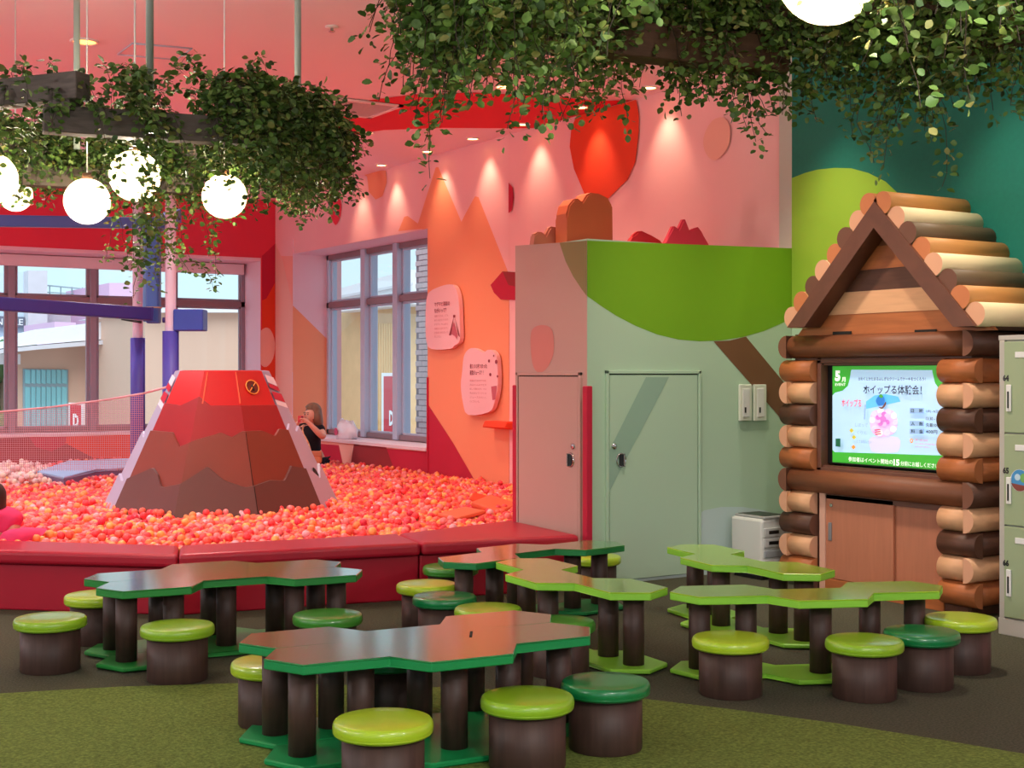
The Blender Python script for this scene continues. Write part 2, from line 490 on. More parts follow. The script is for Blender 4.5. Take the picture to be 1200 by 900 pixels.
# ------------------------------------------------------------------ outside
M_far_wall = mat('pale_render_wall', (214, 208, 214), .8, .2, .04, 3)
M_far_white = mat('white_roof_membrane', (236, 232, 236), .7, .2)
M_far_beige = mat('beige_stone_wall', (220, 182, 162), .85, .2, .10, 60, .2)
M_far_pink = mat('pink_block', (232, 190, 220), .8, .2)
M_far_blue = mat('pale_blue_block', (206, 222, 240), .8, .2)
M_far_glass = mat('shop_glazing', (130, 196, 206), .15, .6, .08, 1)
M_far_frame = mat('shop_frame', (150, 168, 178), .5)
M_sign_grey = mat('grey_sign_board', (110, 116, 134), .6)
M_sign_white = mat('white_letters', (240, 240, 244), .6)
M_tan = mat('tan_slats', (232, 190, 136), .7, .3, .08, 6, 0, True, (1, 8, .4))
M_brickw = mat('white_brick', (214, 202, 204), .8, .2, .05, 8)
M_paving = mat('paving', (196, 190, 190), .9, .2, .06, 4)
M_redsign = mat('red_banner', (200, 50, 66), .6)
M_tree = mat('roadside_greenery', (104, 140, 96), .9, .2, .3, 6)
struct(obj('ground', box((-60, YF + 1.6, -.35), (120, 140, -.15)), M_paving))
struct(obj('ground', box((XW + 1.4, -30, -.35), (60, YF + 1.6, -.15)), M_paving))

def facade(parent, name, Y, px, m, depth, ybase=None):
    """a block whose front stands on plane y=Y with the given outline"""
    P = [ony(a, b, Y) for a, b in px]
    return obj(name, flat(P, depth, (0, 1, 0)), m, parent)
b1 = empty('shop_building', ony(80, 510, 44), label='low pale shop with a curved white canopy and teal glazing outside', cat='building')
def child(o, root):
    o.parent = root; o.matrix_parent_inverse = Matrix.Translation(-Vector(root.location)) if root.rotation_euler.z == 0 else Matrix.LocRotScale(root.location, root.rotation_euler, None).inverted()
    return o
def fac(root, name, Y, px, m, depth):
    return child(facade(None, name, Y, px, m, depth), root)
fac(b1, 'wall', 44, [(12, 415), (60, 404), (120, 398), (182, 394), (182, 512), (12, 512)], M_far_beige, 6)
fac(b1, 'canopy', 42.5, [(-20, 411), (20, 400), (66, 388), (112, 378), (160, 374), (185, 374), (185, 394), (140, 396), (90, 400), (40, 404), (-20, 411)][:-1], M_far_white, 8)
fac(b1, 'canopy_fascia', 42.3, [(-20, 412), (40, 405), (90, 401), (140, 397), (185, 395), (185, 399), (140, 402), (90, 406), (40, 410), (-20, 417)], M_far_wall, .4)
for x0, x1 in ((29, 36), (36, 42), (42, 48), (48, 54), (54, 60), (60, 66), (66, 72), (72, 79), (114, 120), (120, 127), (127, 135), (135, 144), (144, 153)):
    fac(b1, 'window', 43.9, [(x0 + .5, 433), (x1 - .5, 434), (x1 - .5, 450), (x0 + .5, 449)], M_far_glass, .05)
    fac(b1, 'window', 43.9, [(x0 + .5, 453), (x1 - .5, 454), (x1 - .5, 505), (x0 + .5, 505)], M_far_glass, .05)
for x0, x1 in ((27, 80), (113, 154)):
    fac(b1, 'window_frame', 43.95, [(x0, 432), (x1, 433), (x1, 506), (x0, 506)], M_far_frame, .05)
fac(b1, 'shop_sign', 43.6, [(0, 415), (24, 415), (24, 427), (0, 427)], M_far_white, .2)
b1b = empty('stone_building', ony(230, 510, 38), label='beige stone building with a white roof edge at the right of the far window', cat='building')
fac(b1b, 'wall', 38, [(170, 364), (210, 362), (250, 362), (300, 362), (300, 512), (170, 512)], M_far_beige, 6)
fac(b1b, 'roof', 37.6, [(168, 366), (190, 362), (230, 358), (262, 355), (300, 352), (300, 366)], M_far_white, 7)
b2 = empty('tower_block', ony(30, 480, 70), label='tall pale block with a grey lettered sign on its wall', cat='building')
fac(b2, 'wall', 70, [(-40, 317), (33, 319), (33, 480), (-40, 480)], M_far_blue, 12)
fac(b2, 'stair_tower', 69, [(33, 317), (55.5, 317), (64, 360), (64, 480), (33, 480)][:2] + [(55.5, 480), (33, 480)], M_far_wall, 10)
fac(b2, 'sign_board', 69.6, [(-24, 369.5), (29, 371.5), (29, 384), (-24, 382.5)], M_sign_grey, .3)
child(txt(None, 'CONO LE', 'y', 69.5, -22, 377, 27, 7.5, M_sign_white, bold=.012), b2)
fac(b2, 'low_wing', 71, [(55, 347), (160, 352), (160, 480), (55, 480)], M_far_wall, 8)
for px in (58.5, 71.5, 84.5, 97, 108, 121):
    fac(b2, 'railing_post', 70.5, [(px - .35, 334.5 + (px - 56) * .055), (px + .35, 334.5 + (px - 56) * .055), (px + .35, 351), (px - .35, 351)], M_far_frame, .1)
fac(b2, 'railing', 70.4, [(56, 333.8), (130, 341), (130, 342.2), (56, 335.2)], M_far_frame, .1)
fac(b2, 'railing', 70.4, [(56, 342), (130, 346), (130, 347), (56, 343)], M_far_frame, .1)
b3 = empty('pink_building', ony(140, 480, 64), label='pink block rising behind the white canopy roof', cat='building')
fac(b3, 'wall', 64, [(128, 331.5), (172, 331.5), (172, 480), (128, 480)], M_far_pink, 8)
fac(b3, 'low_wing', 62, [(64, 377), (89, 378), (89, 480), (64, 480)], M_far_pink, 6)
sgn = empty('banner_stand', ony(88, 505, 40), label='red outdoor banner with a white rounded letter outside the far window', cat='sign')
fac(sgn, 'frame', 40, [(81, 472), (99, 472), (99, 512), (81, 512)], M_sign_white, .1)
fac(sgn, 'panel', 39.9, [(82.5, 475), (95, 475), (95, 512), (82.5, 512)], M_redsign, .05)
child(txt(None, 'D', 'y', 39.8, 85.5, 493, 92, 16, M_sign_white, bold=.05), sgn)
def bush(name, ctr, r, n, label):
    bm = bmesh.new()
    for i in range(n):
        c = Vector(ctr) + Vector((RND.uniform(-r, r), RND.uniform(-r, r), RND.uniform(-r * .5, r)))
        bmesh.ops.create_icosphere(bm, subdivisions=1, radius=r * RND.uniform(.25, .5), matrix=Matrix.Translation(c))
    return tag(obj(name, bm, M_tree, None, True), label, 'tree')
bush('roadside_tree', ony(-8, 470, 46), 1.6, 30, 'pale green roadside tree outside at the far left of the window')

# outside the right window: tan slatted wall under a white eave, and a white brick pier
b4 = empty('slatted_building', (16, 33, -.15), label='tan slatted building under a white eave outside the small window', cat='building')
XO = 17.5
bmw = [onx(398, 352, XO), onx(478, 345, XO), onx(478, 520, XO), onx(398, 520, XO)]
child(obj('wall', flat(bmw, 5, (1, 0, 0)), mat('tan_wall', (224, 184, 140), .8, .2, .05, 3)), b4)
child(obj('eave', flat([onx(390, 340, XO - .6), onx(480, 316, XO - .6), onx(480, 356, XO - .6), onx(390, 366, XO - .6)], 4, (1, 0, 0)), M_far_white), b4)
child(obj('eave_shadow_board', flat([onx(390, 348, XO - .7), onx(480, 331, XO - .7), onx(480, 334, XO - .7), onx(390, 351, XO - .7)], .1, (1, 0, 0)), M_far_wall), b4)
for i in range(13):
    a = 438 + i * 2.9
    child(obj('slat', flat([onx(a, 379, XO - .06), onx(a + 1.9, 379, XO - .06), onx(a + 1.9, 520, XO - .06), onx(a, 520, XO - .06)], .06, (1, 0, 0)), M_tan), b4)
s2 = empty('poster_stand', onx(456, 505, XO - 2.2), label='red poster in a white frame outside the small window', cat='sign')
child(obj('frame', flat([onx(447, 437, XO - 2), onx(463, 437, XO - 2), onx(463, 510, XO - 2), onx(447, 510, XO - 2)], .06, (1, 0, 0)), M_sign_white), s2)
child(obj('panel', flat([onx(449.5, 441, XO - 2.04), onx(463, 441, XO - 2.04), onx(463, 510, XO - 2.04), onx(449.5, 510, XO - 2.04)], .03, (1, 0, 0)), M_redsign), s2)
child(txt(None, 'D', 'x', XO - 2.07, 456, 490, 461, 18, M_sign_white, bold=.05), s2)
pier = empty('brick_pier', onx(490, 520, 10.2), label='white brick pier just outside the small window', cat='pillar')
XP = 10.2
y_a, y_b = onx(487, 400, XP).y, onx(505, 400, XP).y
child(obj('core', box((XP + .012, y_b, -.15), (XP + .4, y_a, 4.4)), mat('brick_joint', (150, 138, 146), .9, .2)), pier)
cnt = 0
me_b = None
zz = .45
while zz < 3.7:
    off = 0 if cnt % 2 == 0 else -.11
    yy = y_a + off
    while yy > y_b + .02:
        if me_b is None:
            bb = child(obj('brick', box((0, -.21, 0), (.03, 0, .075), .004, 1), M_brickw), pier); me_b = bb.data
        else:
            bb = bpy.data.objects.new('brick', me_b); COL.objects.link(bb); child(bb, pier)
        bb.location = (XP - .004, yy, zz)
        yy -= .22
    zz += .088; cnt += 1

# ------------------------------------------------------------------ ceiling fittings
M_trimw = mat('white_lamp_trim', (236, 220, 214), .5)
M_glow = mat('warm_lamp_face', (255, 196, 120), .5, emit=9.0)
M_glow2 = mat('amber_lamp_face', (255, 150, 60), .5, emit=7.0)
def downlight(px, py, watts, label, glow=M_glow, r=.075, tilt=None, size=75, loc=None):
    p = onz(px, py, CEIL) if loc is None else Vector(loc)
    t = empty('downlight', (p.x, p.y, CEIL), label=label, cat='ceiling light', group='recessed ceiling downlights')
    b = lathe([(r, -.0), (r, -.012), (r * .82, -.014), (r * .8, -.004), (r * .78, -.002)], 20); obj('trim_ring', b, M_trimw, t, True)
    b = lathe([(0, -.006), (r * .78, -.006)], 20); obj('lamp_face', b, glow, t)
    d = bpy.data.lights.new('downlight_beam', 'SPOT'); d.energy = watts; d.color = (1.0, .72, .46)
    d.spot_size = math.radians(size); d.spot_blend = .9; d.shadow_soft_size = .05
    o = bpy.data.objects.new('downlight_beam', d); link(o, t); o.location = (0, 0, -.03)
    if tilt is not None: o.rotation_euler = Vector(tilt).to_track_quat('-Z', 'Y').to_euler()
    return t
wash = (.30, 0, -1)
for i, (px, py, lab) in enumerate([
        (761, 102, 'downlight by the pink wall, nearest of the wall row'),
        (681, 125, 'downlight above the orange-red drop shape on the wall'),
        (613, 145, 'downlight at the tip of the red ceiling band by the wall'),
        (554, 162, 'fourth downlight along the pink wall, past the red band'),
        (501, 177, 'downlight above the tall orange peak on the wall'),
        (447, 193, 'downlight above the small orange drip near the small window'),
        (404, 204, 'downlight nearest the far end of the pink wall')]):
    downlight(px, py, 24, lab, tilt=wash, size=70)
for px, py, w, lab, g in [(430, 155, 110, 'downlight in the pink ceiling just beyond the air vent', M_glow), (590, 101, 110, 'downlight half hidden by the near hanging leaves, before the red band', M_glow),
                       (632, 56, 110, 'downlight high up behind the near hanging leaves', M_glow), (99, 48, 140, 'large amber downlight beside the left hanging rod', M_glow2)]:
    downlight(px, py, w, lab, g, r=.11 if g is M_glow2 else .08, size=110)
# added spot lights without fittings, brightening the pit and the log house front
def fill_spot(x, y, watts, size, tilt=(0, 0, -1), soft=.15, col=(1.0, .86, .70)):
    d = bpy.data.lights.new('fill_spot', 'SPOT'); d.energy = watts; d.color = col
    d.spot_size = math.radians(size); d.spot_blend = .9; d.shadow_soft_size = soft
    o = bpy.data.objects.new('fill_spot', d); COL.objects.link(o); o.location = (x, y, CEIL - .05)
    o.rotation_euler = Vector(tilt).to_track_quat('-Z', 'Y').to_euler()
for (x, y) in ((1.5, 13.5), (4.5, 12.6), (1.5, 17.2), (4.8, 16.4), (-1.5, 15.5), (2.2, 10.5)):
    fill_spot(x, y, 210, 150, col=(1.0, .95, .93))
for (x, y) in ((5.6, 7.2), (5.6, 5.4)):
    fill_spot(x, y, 230, 85, (.45, 0, -1))
for (x, y) in ((7.1, 7.6), (7.1, 6.0)):
    fill_spot(x, y, 110, 62, (.3, 0, -1))

v = onz(414, 125, CEIL)
vent = empty('ceiling_vent', (v.x, v.y, CEIL), label='grey air vent grille in the red band of the ceiling', cat='vent')
bm = bmesh.new(); s = .36
for a in ((-s, -s, s, -s + .05), (-s, s - .05, s, s), (-s, -s, -s + .05, s), (s - .05, -s, s, s)): add_box(bm, (a[0], a[1], -.025), (a[2], a[3], -.002))
obj('frame', bm, M_trimw, vent)
obj('backing', box((-s, -s, -.008), (s, s, -.003)), mat('vent_grey', (150, 120, 120), .7), vent)
bm = bmesh.new()
sl = None
for i in range(15):
    y = -s + .07 + i * .042
    if sl is None: sl = obj('slat', box((-s + .05, -.012, -.02), (s - .05, .012, -.012)), mat('vent_slat', (206, 180, 178), .5), vent); sl.location.y = y
    else:
        c = sl.copy(); COL.objects.link(c); c.location.y = y
hq = [onz(*q, CEIL) for q in ((138, 63), (155, 50), (225, 56), (207, 69))]
ctr = sum(hq, Vector()) / 4
hatch = empty('ceiling_hatch', (ctr.x, ctr.y, CEIL), label='square access hatch with a bright metal rim in the pink ceiling', cat='hatch')
bm = bmesh.new()
for a, b in zip(hq, hq[1:] + hq[:1]): add_tube(bm, (a.x - ctr.x, a.y - ctr.y, -.006), (b.x - ctr.x, b.y - ctr.y, -.006), .007, seg=6)
obj('rim', bm, M_alu, hatch)
obj('panel', flat([(q.x - ctr.x, q.y - ctr.y, -.004) for q in hq]), M_ceil, hatch)
q = onz(389, 31, CEIL)
sp = empty('sprinkler', (q.x, q.y, CEIL), label='small chrome sprinkler head in the pink ceiling', cat='sprinkler')
obj('plate', lathe([(.05, 0), (.05, -.008), (.02, -.012), (0, -.012)], 16), M_trimw, sp, True)
obj('head', lathe([(.012, -.012), (.012, -.035), (.025, -.036), (.025, -.04), (0, -.04)], 12), M_chrome, sp, True)

# ------------------------------------------------------------------ storage closet (the pale cube room)
CX0, CX1, CY0, CY1, CZ = 5.77, XW, 8.19, 9.18, 2.55
closet = struct(obj('wall_closet', box((CX0, CY0, 0), (CX1, CY1, CZ)), M_sage))
LAYER[0] = 0
paint(closet, 'x', CX0, [(604, 288), (688, 282), (688, 690), (604, 660)], M_beige)
paint(closet, 'x', CX0, [(656, 284.5), (688, 282), (688, 347), (682, 339), (672, 324), (663, 306)], M_olive)
paint(closet, 'x', CX0, [(622, 396), (626, 384), (638, 381), (648, 388), (649, 414), (640, 433), (630, 436), (624, 424)], M_rosy, smooth=3)
paint(closet, 'x', CX0, [(604, 555), (620, 610), (604, 606)], M_rosy)
LAYER[0] = 0
circ = [(688, 282), (930, 291), (930, 372), (918, 378), (895, 388), (870, 395), (845, 399), (820, 400), (795, 398), (770, 392), (745, 382), (722, 370), (705, 359), (688, 347)]
paint(closet, 'y', CY0, circ, M_leafgreen)
paint(closet, 'y', CY0, [(836, 400), (855, 399), (874, 394.5), (930, 462), (930, 503), (918, 494)], M_trunk)
paint(closet, 'y', CY0, [(812, 690), (812, 606), (825, 598), (845, 594), (870, 594), (895, 598), (918, 606), (930, 612), (930, 700)], M_mint)
paint(closet, 'y', CY0, [(710, 690), (710, 660), (740, 640), (775, 625), (812, 618), (812, 690)], M_mint)
for (x, y, nm) in ((CX0 - .012, CY0 - .012, 'corner_guard'), (CX0 - .012, CY1 - .03, 'corner_guard')):
    obj('corner_guard', box((x - .015, y - .015, 0), (x + .04, y + .04, 1.47), .008), M_crimson, closet)

def make_door(name, plane, c, p0, p1, ptop, leaf, handle_px, lock_px, z0=0.02):
    root = struct(empty(name))
    f = onx if plane == 'x' else ony
    A, B = f(p0, ptop, c), f(p1, ptop, c)
    zt = (A.z + B.z) / 2
    def bx(u0, u1, zz0, zz1, dep, nm, m, bev=.003):
        if plane == 'x': return obj(nm, box((c - dep, min(u0, u1), zz0), (c + .005, max(u0, u1), zz1), bev, 1), m, root)
        return obj(nm, box((min(u0, u1), c - dep, zz0), (max(u0, u1), c + .005, zz1), bev, 1), m, root)
    a, b = (A.y, B.y) if plane == 'x' else (A.x, B.x)
    s = 1 if b > a else -1
    bx(a, b, z0, zt, .006, 'door_gap', M_dark)
    bx(a + s * .008, b - s * .008, z0 + .005, zt - .008, .016, 'door_panel', leaf)
    for u0, u1, q0, q1 in ((a - s * .025, a, 0, zt + .025), (b, b + s * .025, 0, zt + .025), (a - s * .025, b + s * .025, zt, zt + .025)):
        bx(u0, u1, q0, q1, .022, 'door_frame', leaf)
    H = f(*handle_px, c); L = f(*lock_px, c)
    ax = Vector((-1, 0, 0)) if plane == 'x' else Vector((0, -1, 0))
    tv = Vector((0, 1, 0)) if plane == 'x' else Vector((1, 0, 0))
    q = ax.to_track_quat('Z', 'Y').to_matrix().to_4x4()
    h = obj('handle_plate', lathe([(.055, .012), (.055, .024), (.046, .028), (.044, .018), (0, .018)], 24), M_chrome, root, True)
    h.matrix_local = Matrix.Translation(H) @ q @ Matrix.Diagonal((.85, 1.0, 1, 1))
    g = bmesh.new(); add_box(g, H + ax * .019 - tv * .018 - Vector((0, 0, .046)), H + ax * .022 + tv * .018 + Vector((0, 0, .046)))
    obj('handle_recess', g, M_black, root)
    g = bmesh.new(); add_box(g, H + ax * .02 + tv * .012 - Vector((0, 0, .044)), H + ax * .034 + tv * .024 + Vector((0, 0, .044)), .004)
    obj('handle', g, M_chrome, root)
    k = obj('lock', lathe([(.022, .012), (.022, .026), (.012, .028), (0, .028)], 16), M_chrome, root, True)
    k.matrix_local = Matrix.Translation(L) @ q
    return root
make_door('door_1', 'y', CY0, 712, 817, 438, M_sage, (726, 539), (718, 523))
make_door('door_2', 'x', CX0, 609, 680, 440, M_beige, (671, 539), (674, 523))
# diagonal band of darker grey-green on the front door
d1 = bpy.data.objects['door_1']
P = [ony(a, b, CY0 - .0185) for a, b in ((757, 442), (784, 442), (712, 580), (712, 552), (712, 532))]
obj('diagonal_stripe', flat([P[0], P[1], P[2], P[4]]), M_sagesh, d1)

for i, (a0, a1, lab) in enumerate(((864, 878.5, 'left of the two white light switch panels on the pale green closet'), (881, 895.5, 'right of the two white light switch panels on the pale green closet'))):
    A, B = ony(a0, 450.5, CY0), ony(a1, 493, CY0)
    t = empty('switch_panel', ((A.x + B.x) / 2, CY0, (A.z + B.z) / 2), label=lab, cat='switch', group='light switch panels')
    hw, hh = (B.x - A.x) / 2, (A.z - B.z) / 2
    obj('plate', box((-hw, -.03, -hh), (hw, -.008, hh), .006), mat('switch_white', (214, 220, 206), .5), t)
    obj('cover', box((-hw * .55, -.036, -hh * .78), (hw * .55, -.03, hh * .78), .003), M_white, t)
    obj('logo_dot', box((-hw * .3, -.038, -hh * .55), (-hw * .05, -.036, -hh * .25)), M_black, t)

# cut-out shapes standing on the closet roof
def cutout(px, Y, m, th, label, cat='decoration', sm=0):
    P = smooth_closed(px, sm) if sm else px
    pts = [ony(a, b, Y) for a, b in P]
    zmin = CZ
    base = min(p.z for p in pts)
    c = Vector((sum(p.x for p in pts) / len(pts), Y, CZ))
    bm = bmesh.new()
    vs = [bm.verts.new(Vector((p.x - c.x, 0, max(p.z - CZ, 0)))) for p in pts]
    f = bm.faces.new(vs)
    r = bmesh.ops.extrude_face_region(bm, geom=[f])
    for v_ in [g for g in r['geom'] if isinstance(g, bmesh.types.BMVert)]: v_.co.y += th
    bmesh.ops.recalc_face_normals(bm, faces=bm.faces)
    es = [e for e in bm.edges if len(e.link_faces) == 2 and e.calc_face_angle(0) > 1.0 and all(v_.co.z > .01 for v_ in e.verts) and abs(e.verts[0].co.y - e.verts[1].co.y) < 1e-6]
    bmesh.ops.bevel(bm, geom=es, offset=.012, segments=2, affect='EDGES')
    o = obj('roof_cutout', bm, m, None, False, c)
    return tag(o, label, cat, 'cut-out shapes on the closet roof')
M_cut_or = mat('cutout_orange', (206, 96, 60), .6)
M_cut_br = mat('cutout_rose_brown', (190, 110, 92), .6)
M_cut_rd = mat('cutout_red', (214, 30, 50), .6)
cutout([(664.5, 300), (664.5, 250), (667, 240), (673, 233), (678, 232.5), (683, 236), (688, 228), (693, 225.5), (703, 227), (713, 232), (717.5, 240), (718, 300)], 8.75, M_cut_or, .16, 'thick orange rounded mountain cut-out on the closet corner')
cutout([(625, 300), (627, 274), (631, 271.5), (636, 272), (640, 275), (644, 267), (647, 265), (660, 268), (672, 273), (681, 282), (683, 300)], 8.95, M_cut_br, .06, 'low rose-brown mountain cut-out at the left of the closet roof')
cutout([(735, 300), (743, 275), (748, 271), (753, 270.5), (765, 276), (775, 282), (780, 300)], 8.6, M_cut_rd, .05, 'low bright red rock cut-out on the middle of the closet roof')
cutout([(776, 300), (781, 284), (789, 265), (792, 265), (796, 268), (801, 257), (804, 257), (809, 270), (814, 267.5), (819, 266), (823, 271), (831, 286.5), (833, 300)], 8.3, mat('cutout_crimson', (206, 34, 66), .6), .05, 'crimson three-peaked volcano cut-out on the closet roof')

# orange climbing ledge and shelf on the wall left of the closet
def ledge(px, py, w, h, dep, m, label):
    p = onx(px, py, XW)
    bm = bmesh.new()
    pr = [(0, 0), (-dep, .02), (-dep * .8, h), (0, h)]
    vs0 = [bm.verts.new((a, -w / 2, b)) for a, b in pr]; vs1 = [bm.verts.new((a, w / 2 * .7, b)) for a, b in pr]
    bm.faces.new(vs0); bm.faces.new(list(reversed(vs1)))
    for i in range(4): bm.faces.new((vs0[i], vs1[i], vs1[(i + 1) % 4], vs0[(i + 1) % 4]))
    bmesh.ops.recalc_face_normals(bm, faces=bm.faces)
    bmesh.ops.bevel(bm, geom=list(bm.edges), offset=.01, segments=1, affect='EDGES')
    return tag(obj('climbing_hold', bm, m, None, False, (XW, p.y, p.z)), label, 'climbing hold')
ledge(590, 503, .55, .09, .16, M_vermil, 'red-orange climbing ledge on the wall just left of the closet')

# ------------------------------------------------------------------ padded bench round the pit
def quad_section(label, outer, inner, end_in=0.0):
    c = sum((C(*p) for p in outer + inner), Vector()) / 4
    t = empty('padded_bench', (c.x, c.y, 0), label=label, cat='bench', group='red padded bench sections round the ball pit')
    o0, o1 = [C(*p) - c for p in outer]; i0, i1 = [C(*p) - c for p in inner]
    n = (o0 - i0).normalized(); n2 = (o1 - i1).normalized()
    eps = (o1 - o0).normalized() * .004
    base = [o0 - n * .06 + eps, o1 - n2 * .06 - eps, i1 + n2 * .0 - eps, i0 + eps]
    obj('base', prism([(p.x, p.y) for p in base], .0, .305, .012), M_redvinyl, t)
    top = [o0 + eps, o1 - eps, i1 - eps, i0 + eps]
    obj('cushion', prism([(p.x, p.y) for p in top], .31, .40, .028, 3), M_redvinyl, t)
    return t
O = [(-5.6, 9.36), (-2.14, 8.75), (-.62, 9.37), (.49, 9.82)]
I = [(-5.7, 10.0), (-2.25, 9.24), (-.83, 9.92), (0.0, 10.83)]
quad_section('red padded bench section at the left, where the child in pink leans', O[0:2], I[0:2])
quad_section('red padded bench section in the middle, behind the long green table', O[1:3], I[1:3])
quad_section('red padded bench section at the right, running up to the closet', O[2:4], I[2:4])

# ------------------------------------------------------------------ ball pit
BALL_Z = .345
bed_pts = [C(*p) for p in I] + [Vector((CX0, CY1 + .01, 0)), Vector((XW - .01, CY1 + .01, 0)), Vector((XW - .01, YF - .01, 0)), Vector((-8, YF - .01, 0))]
bed = tag(obj('ball_pit_bed', prism([(p.x, p.y) for p in bed_pts], 0, BALL_Z - .035), mat('ball_bed_red', (210, 70, 66), .8)), 'deep red layer of balls filling the pit', 'ball pit', kind='stuff')
def in_poly(P, q):
    ins = False; n = len(P); j = n - 1
    for i in range(n):
        if (P[i][1] > q[1]) != (P[j][1] > q[1]) and q[0] < (P[j][0] - P[i][0]) * (q[1] - P[i][1]) / (P[j][1] - P[i][1]) + P[i][0]: ins = not ins
        j = i
    return ins
pitP = [(p[0], p[1]) for p in I] + [(.0, 10.85)]
def to_latd(x, y): return (x * CA - y * SA, x * SA + y * CA)
poly_ld = [to_latd(p.x, p.y) for p in bed_pts]
BALLCOL = [((236, 62, 70), 'red'), ((240, 98, 80), 'orange-red'), ((246, 140, 78), 'orange'), ((248, 168, 92), 'light orange'), ((242, 128, 128), 'coral'), ((222, 44, 72), 'crimson'), ((246, 172, 182), 'pink')]
BALLM = [mat(n.replace('-', '_').replace(' ', '_') + '_ball_plastic', c, .35, .5) for c, n in BALLCOL]
BW = [.30, .24, .16, .08, .12, .06, .04]
VC = (-2.64, 12.45)       # volcano centre (lat, d)
plat_px = [(44, 552), (79, 540), (152, 537), (175, 539), (160, 547), (111, 550), (75, 559)]
PLZ = .45
plat_ld = [to_latd(*onz(a, b, PLZ).xy) for a, b in plat_px]
balls = []
sp_ = .056
d = 8.7
row = 0
while d < 18.9:
    lo = max(-.40 * d, -6.0); hi = min(.02 * d + .35, 1.2)
    x = lo + (row % 2) * sp_ / 2
    while x < hi:
        q = (x + RND.gauss(0, .008), d + RND.gauss(0, .008))
        x += sp_
        if not in_poly(poly_ld, q): continue
        if math.hypot(q[0] - VC[0], q[1] - VC[1]) < .93: continue
        if in_poly(plat_ld, q): continue
        w = C(*q)
        if w.x > XW - .04 or w.y > YF - .04: continue
        dist_edge = 0
        z = BALL_Z - .012 + RND.uniform(-.022, .026) + (.032 if RND.random() < .13 else 0)
        balls.append((q[1], w.x, w.y, z, RND.choices(range(7), BW)[0]))
    d += sp_ * .88
    row += 1
# a drift of balls against the foot of the volcano
for i in range(150):
    a = RND.uniform(0, 2 * math.pi); r = .93 + RND.random() * .09
    w = C(VC[0] + r * math.sin(a), VC[1] + r * math.cos(a))
    balls.append((VC[1] + r * math.cos(a), w.x, w.y, BALL_Z + .035 + RND.uniform(-.01, .02), RND.choices(range(7), BW)[0]))
balls.sort()
def ico(sub, r):
    bm = bmesh.new(); bmesh.ops.create_icosphere(bm, subdivisions=sub, radius=r)
    v = np.array([x.co[:] for x in bm.verts]); f = np.array([[x.index for x in fc.verts] for fc in bm.faces]); bm.free(); return v, f
def mass(name, items, mats, parent=None):
    """many small spheres joined into one mesh: items (x,y,z,material,(verts,faces))"""
    Vs, Fs, Ms = [], [], []; n = 0
    for (x, y, z, mi, (v, f)) in items:
        Vs.append(v + (x, y, z)); Fs.append(f + n); Ms.append(np.full(len(f), mi)); n += len(v)
    Vs = np.concatenate(Vs); Fs = np.concatenate(Fs); Ms = np.concatenate(Ms)
    me = bpy.data.meshes.new(name)
    me.vertices.add(len(Vs)); me.vertices.foreach_set('co', Vs.ravel().astype(np.float32))
    k = Fs.shape[1]
    me.loops.add(Fs.size); me.loops.foreach_set('vertex_index', Fs.ravel().astype(np.int32))
    me.polygons.add(len(Fs)); me.polygons.foreach_set('loop_start', np.arange(0, Fs.size, k, dtype=np.int32))
    me.polygons.foreach_set('material_index', Ms.astype(np.int32))
    me.polygons.foreach_set('use_smooth', np.ones(len(Fs), dtype=bool))
    for m in mats: me.materials.append(m)
    me.update(calc_edges=True); me.validate()
    o = bpy.data.objects.new(name, me); link(o, parent)
    return o
BR = .032
icoA, icoB = ico(2, BR), ico(1, BR * 1.06)
inview = lambda b: True
near, rest = [], []
for b in balls:
    la, dd = to_latd(b[1], b[2])
    px, py = 600 + la / dd * FPX, 438 + (EYE - b[3]) / dd * FPX
    if len(near) < 300 and 36 < px < 600 and not (py > 900): near.append(b)
    else: rest.append(b)
ball_me = []
for i, (c, n) in enumerate(BALLCOL):
    bm = bmesh.new(); bmesh.ops.create_icosphere(bm, subdivisions=2, radius=BR)
    for f in bm.faces: f.smooth = True
    me = bpy.data.meshes.new('play_ball'); bm.to_mesh(me); bm.free(); me.materials.append(BALLM[i]); ball_me.append(me)
for b in near:
    o = bpy.data.objects.new('play_ball', ball_me[b[4]]); COL.objects.link(o); o.location = b[1:4]
    la, dd = to_latd(b[1], b[2]); px = 600 + la / dd * FPX
    where = 'left' if px < 212 else ('middle' if px < 466 else 'right')
    tag(o, '%s plastic ball in the pit close behind the %s section of the red bench' % (BALLCOL[b[4]][1], where), 'ball', '%s balls behind the %s bench section' % (BALLCOL[b[4]][1], where))
tag(mass('play_ball_mass', [(b[1], b[2], b[3], b[4], icoA if b[0] < 13.5 else icoB) for b in rest], BALLM), 'red and orange plastic balls filling the rest of the pit', 'balls', kind='stuff')
# pale balls in the far left corner
M_paleball = [mat('white_ball_plastic', (236, 214, 214), .4), mat('pale_pink_ball_plastic', (240, 190, 186), .4), mat('cream_ball_plastic', (240, 220, 200), .4)]
it = []
for i in range(700):
    a = RND.uniform(-90, 72); dd = RND.uniform(14.6, 17.2)
    top = 1.0 - max(0, (a - 30) / 42) * .8
    w = C((a - 600) / FPX * dd, dd, 0)
    if in_poly(plat_ld, ((a - 600) / FPX * dd, dd)): continue
    it.append((w.x, w.y, BALL_Z + RND.uniform(0, .13 * top), RND.randrange(3), ico(1, .036) if i == 0 else it[0][4]))
tag(mass('pale_ball_mass', it, M_paleball), 'pale pink and white balls heaped at the far left of the pit', 'balls', kind='stuff')

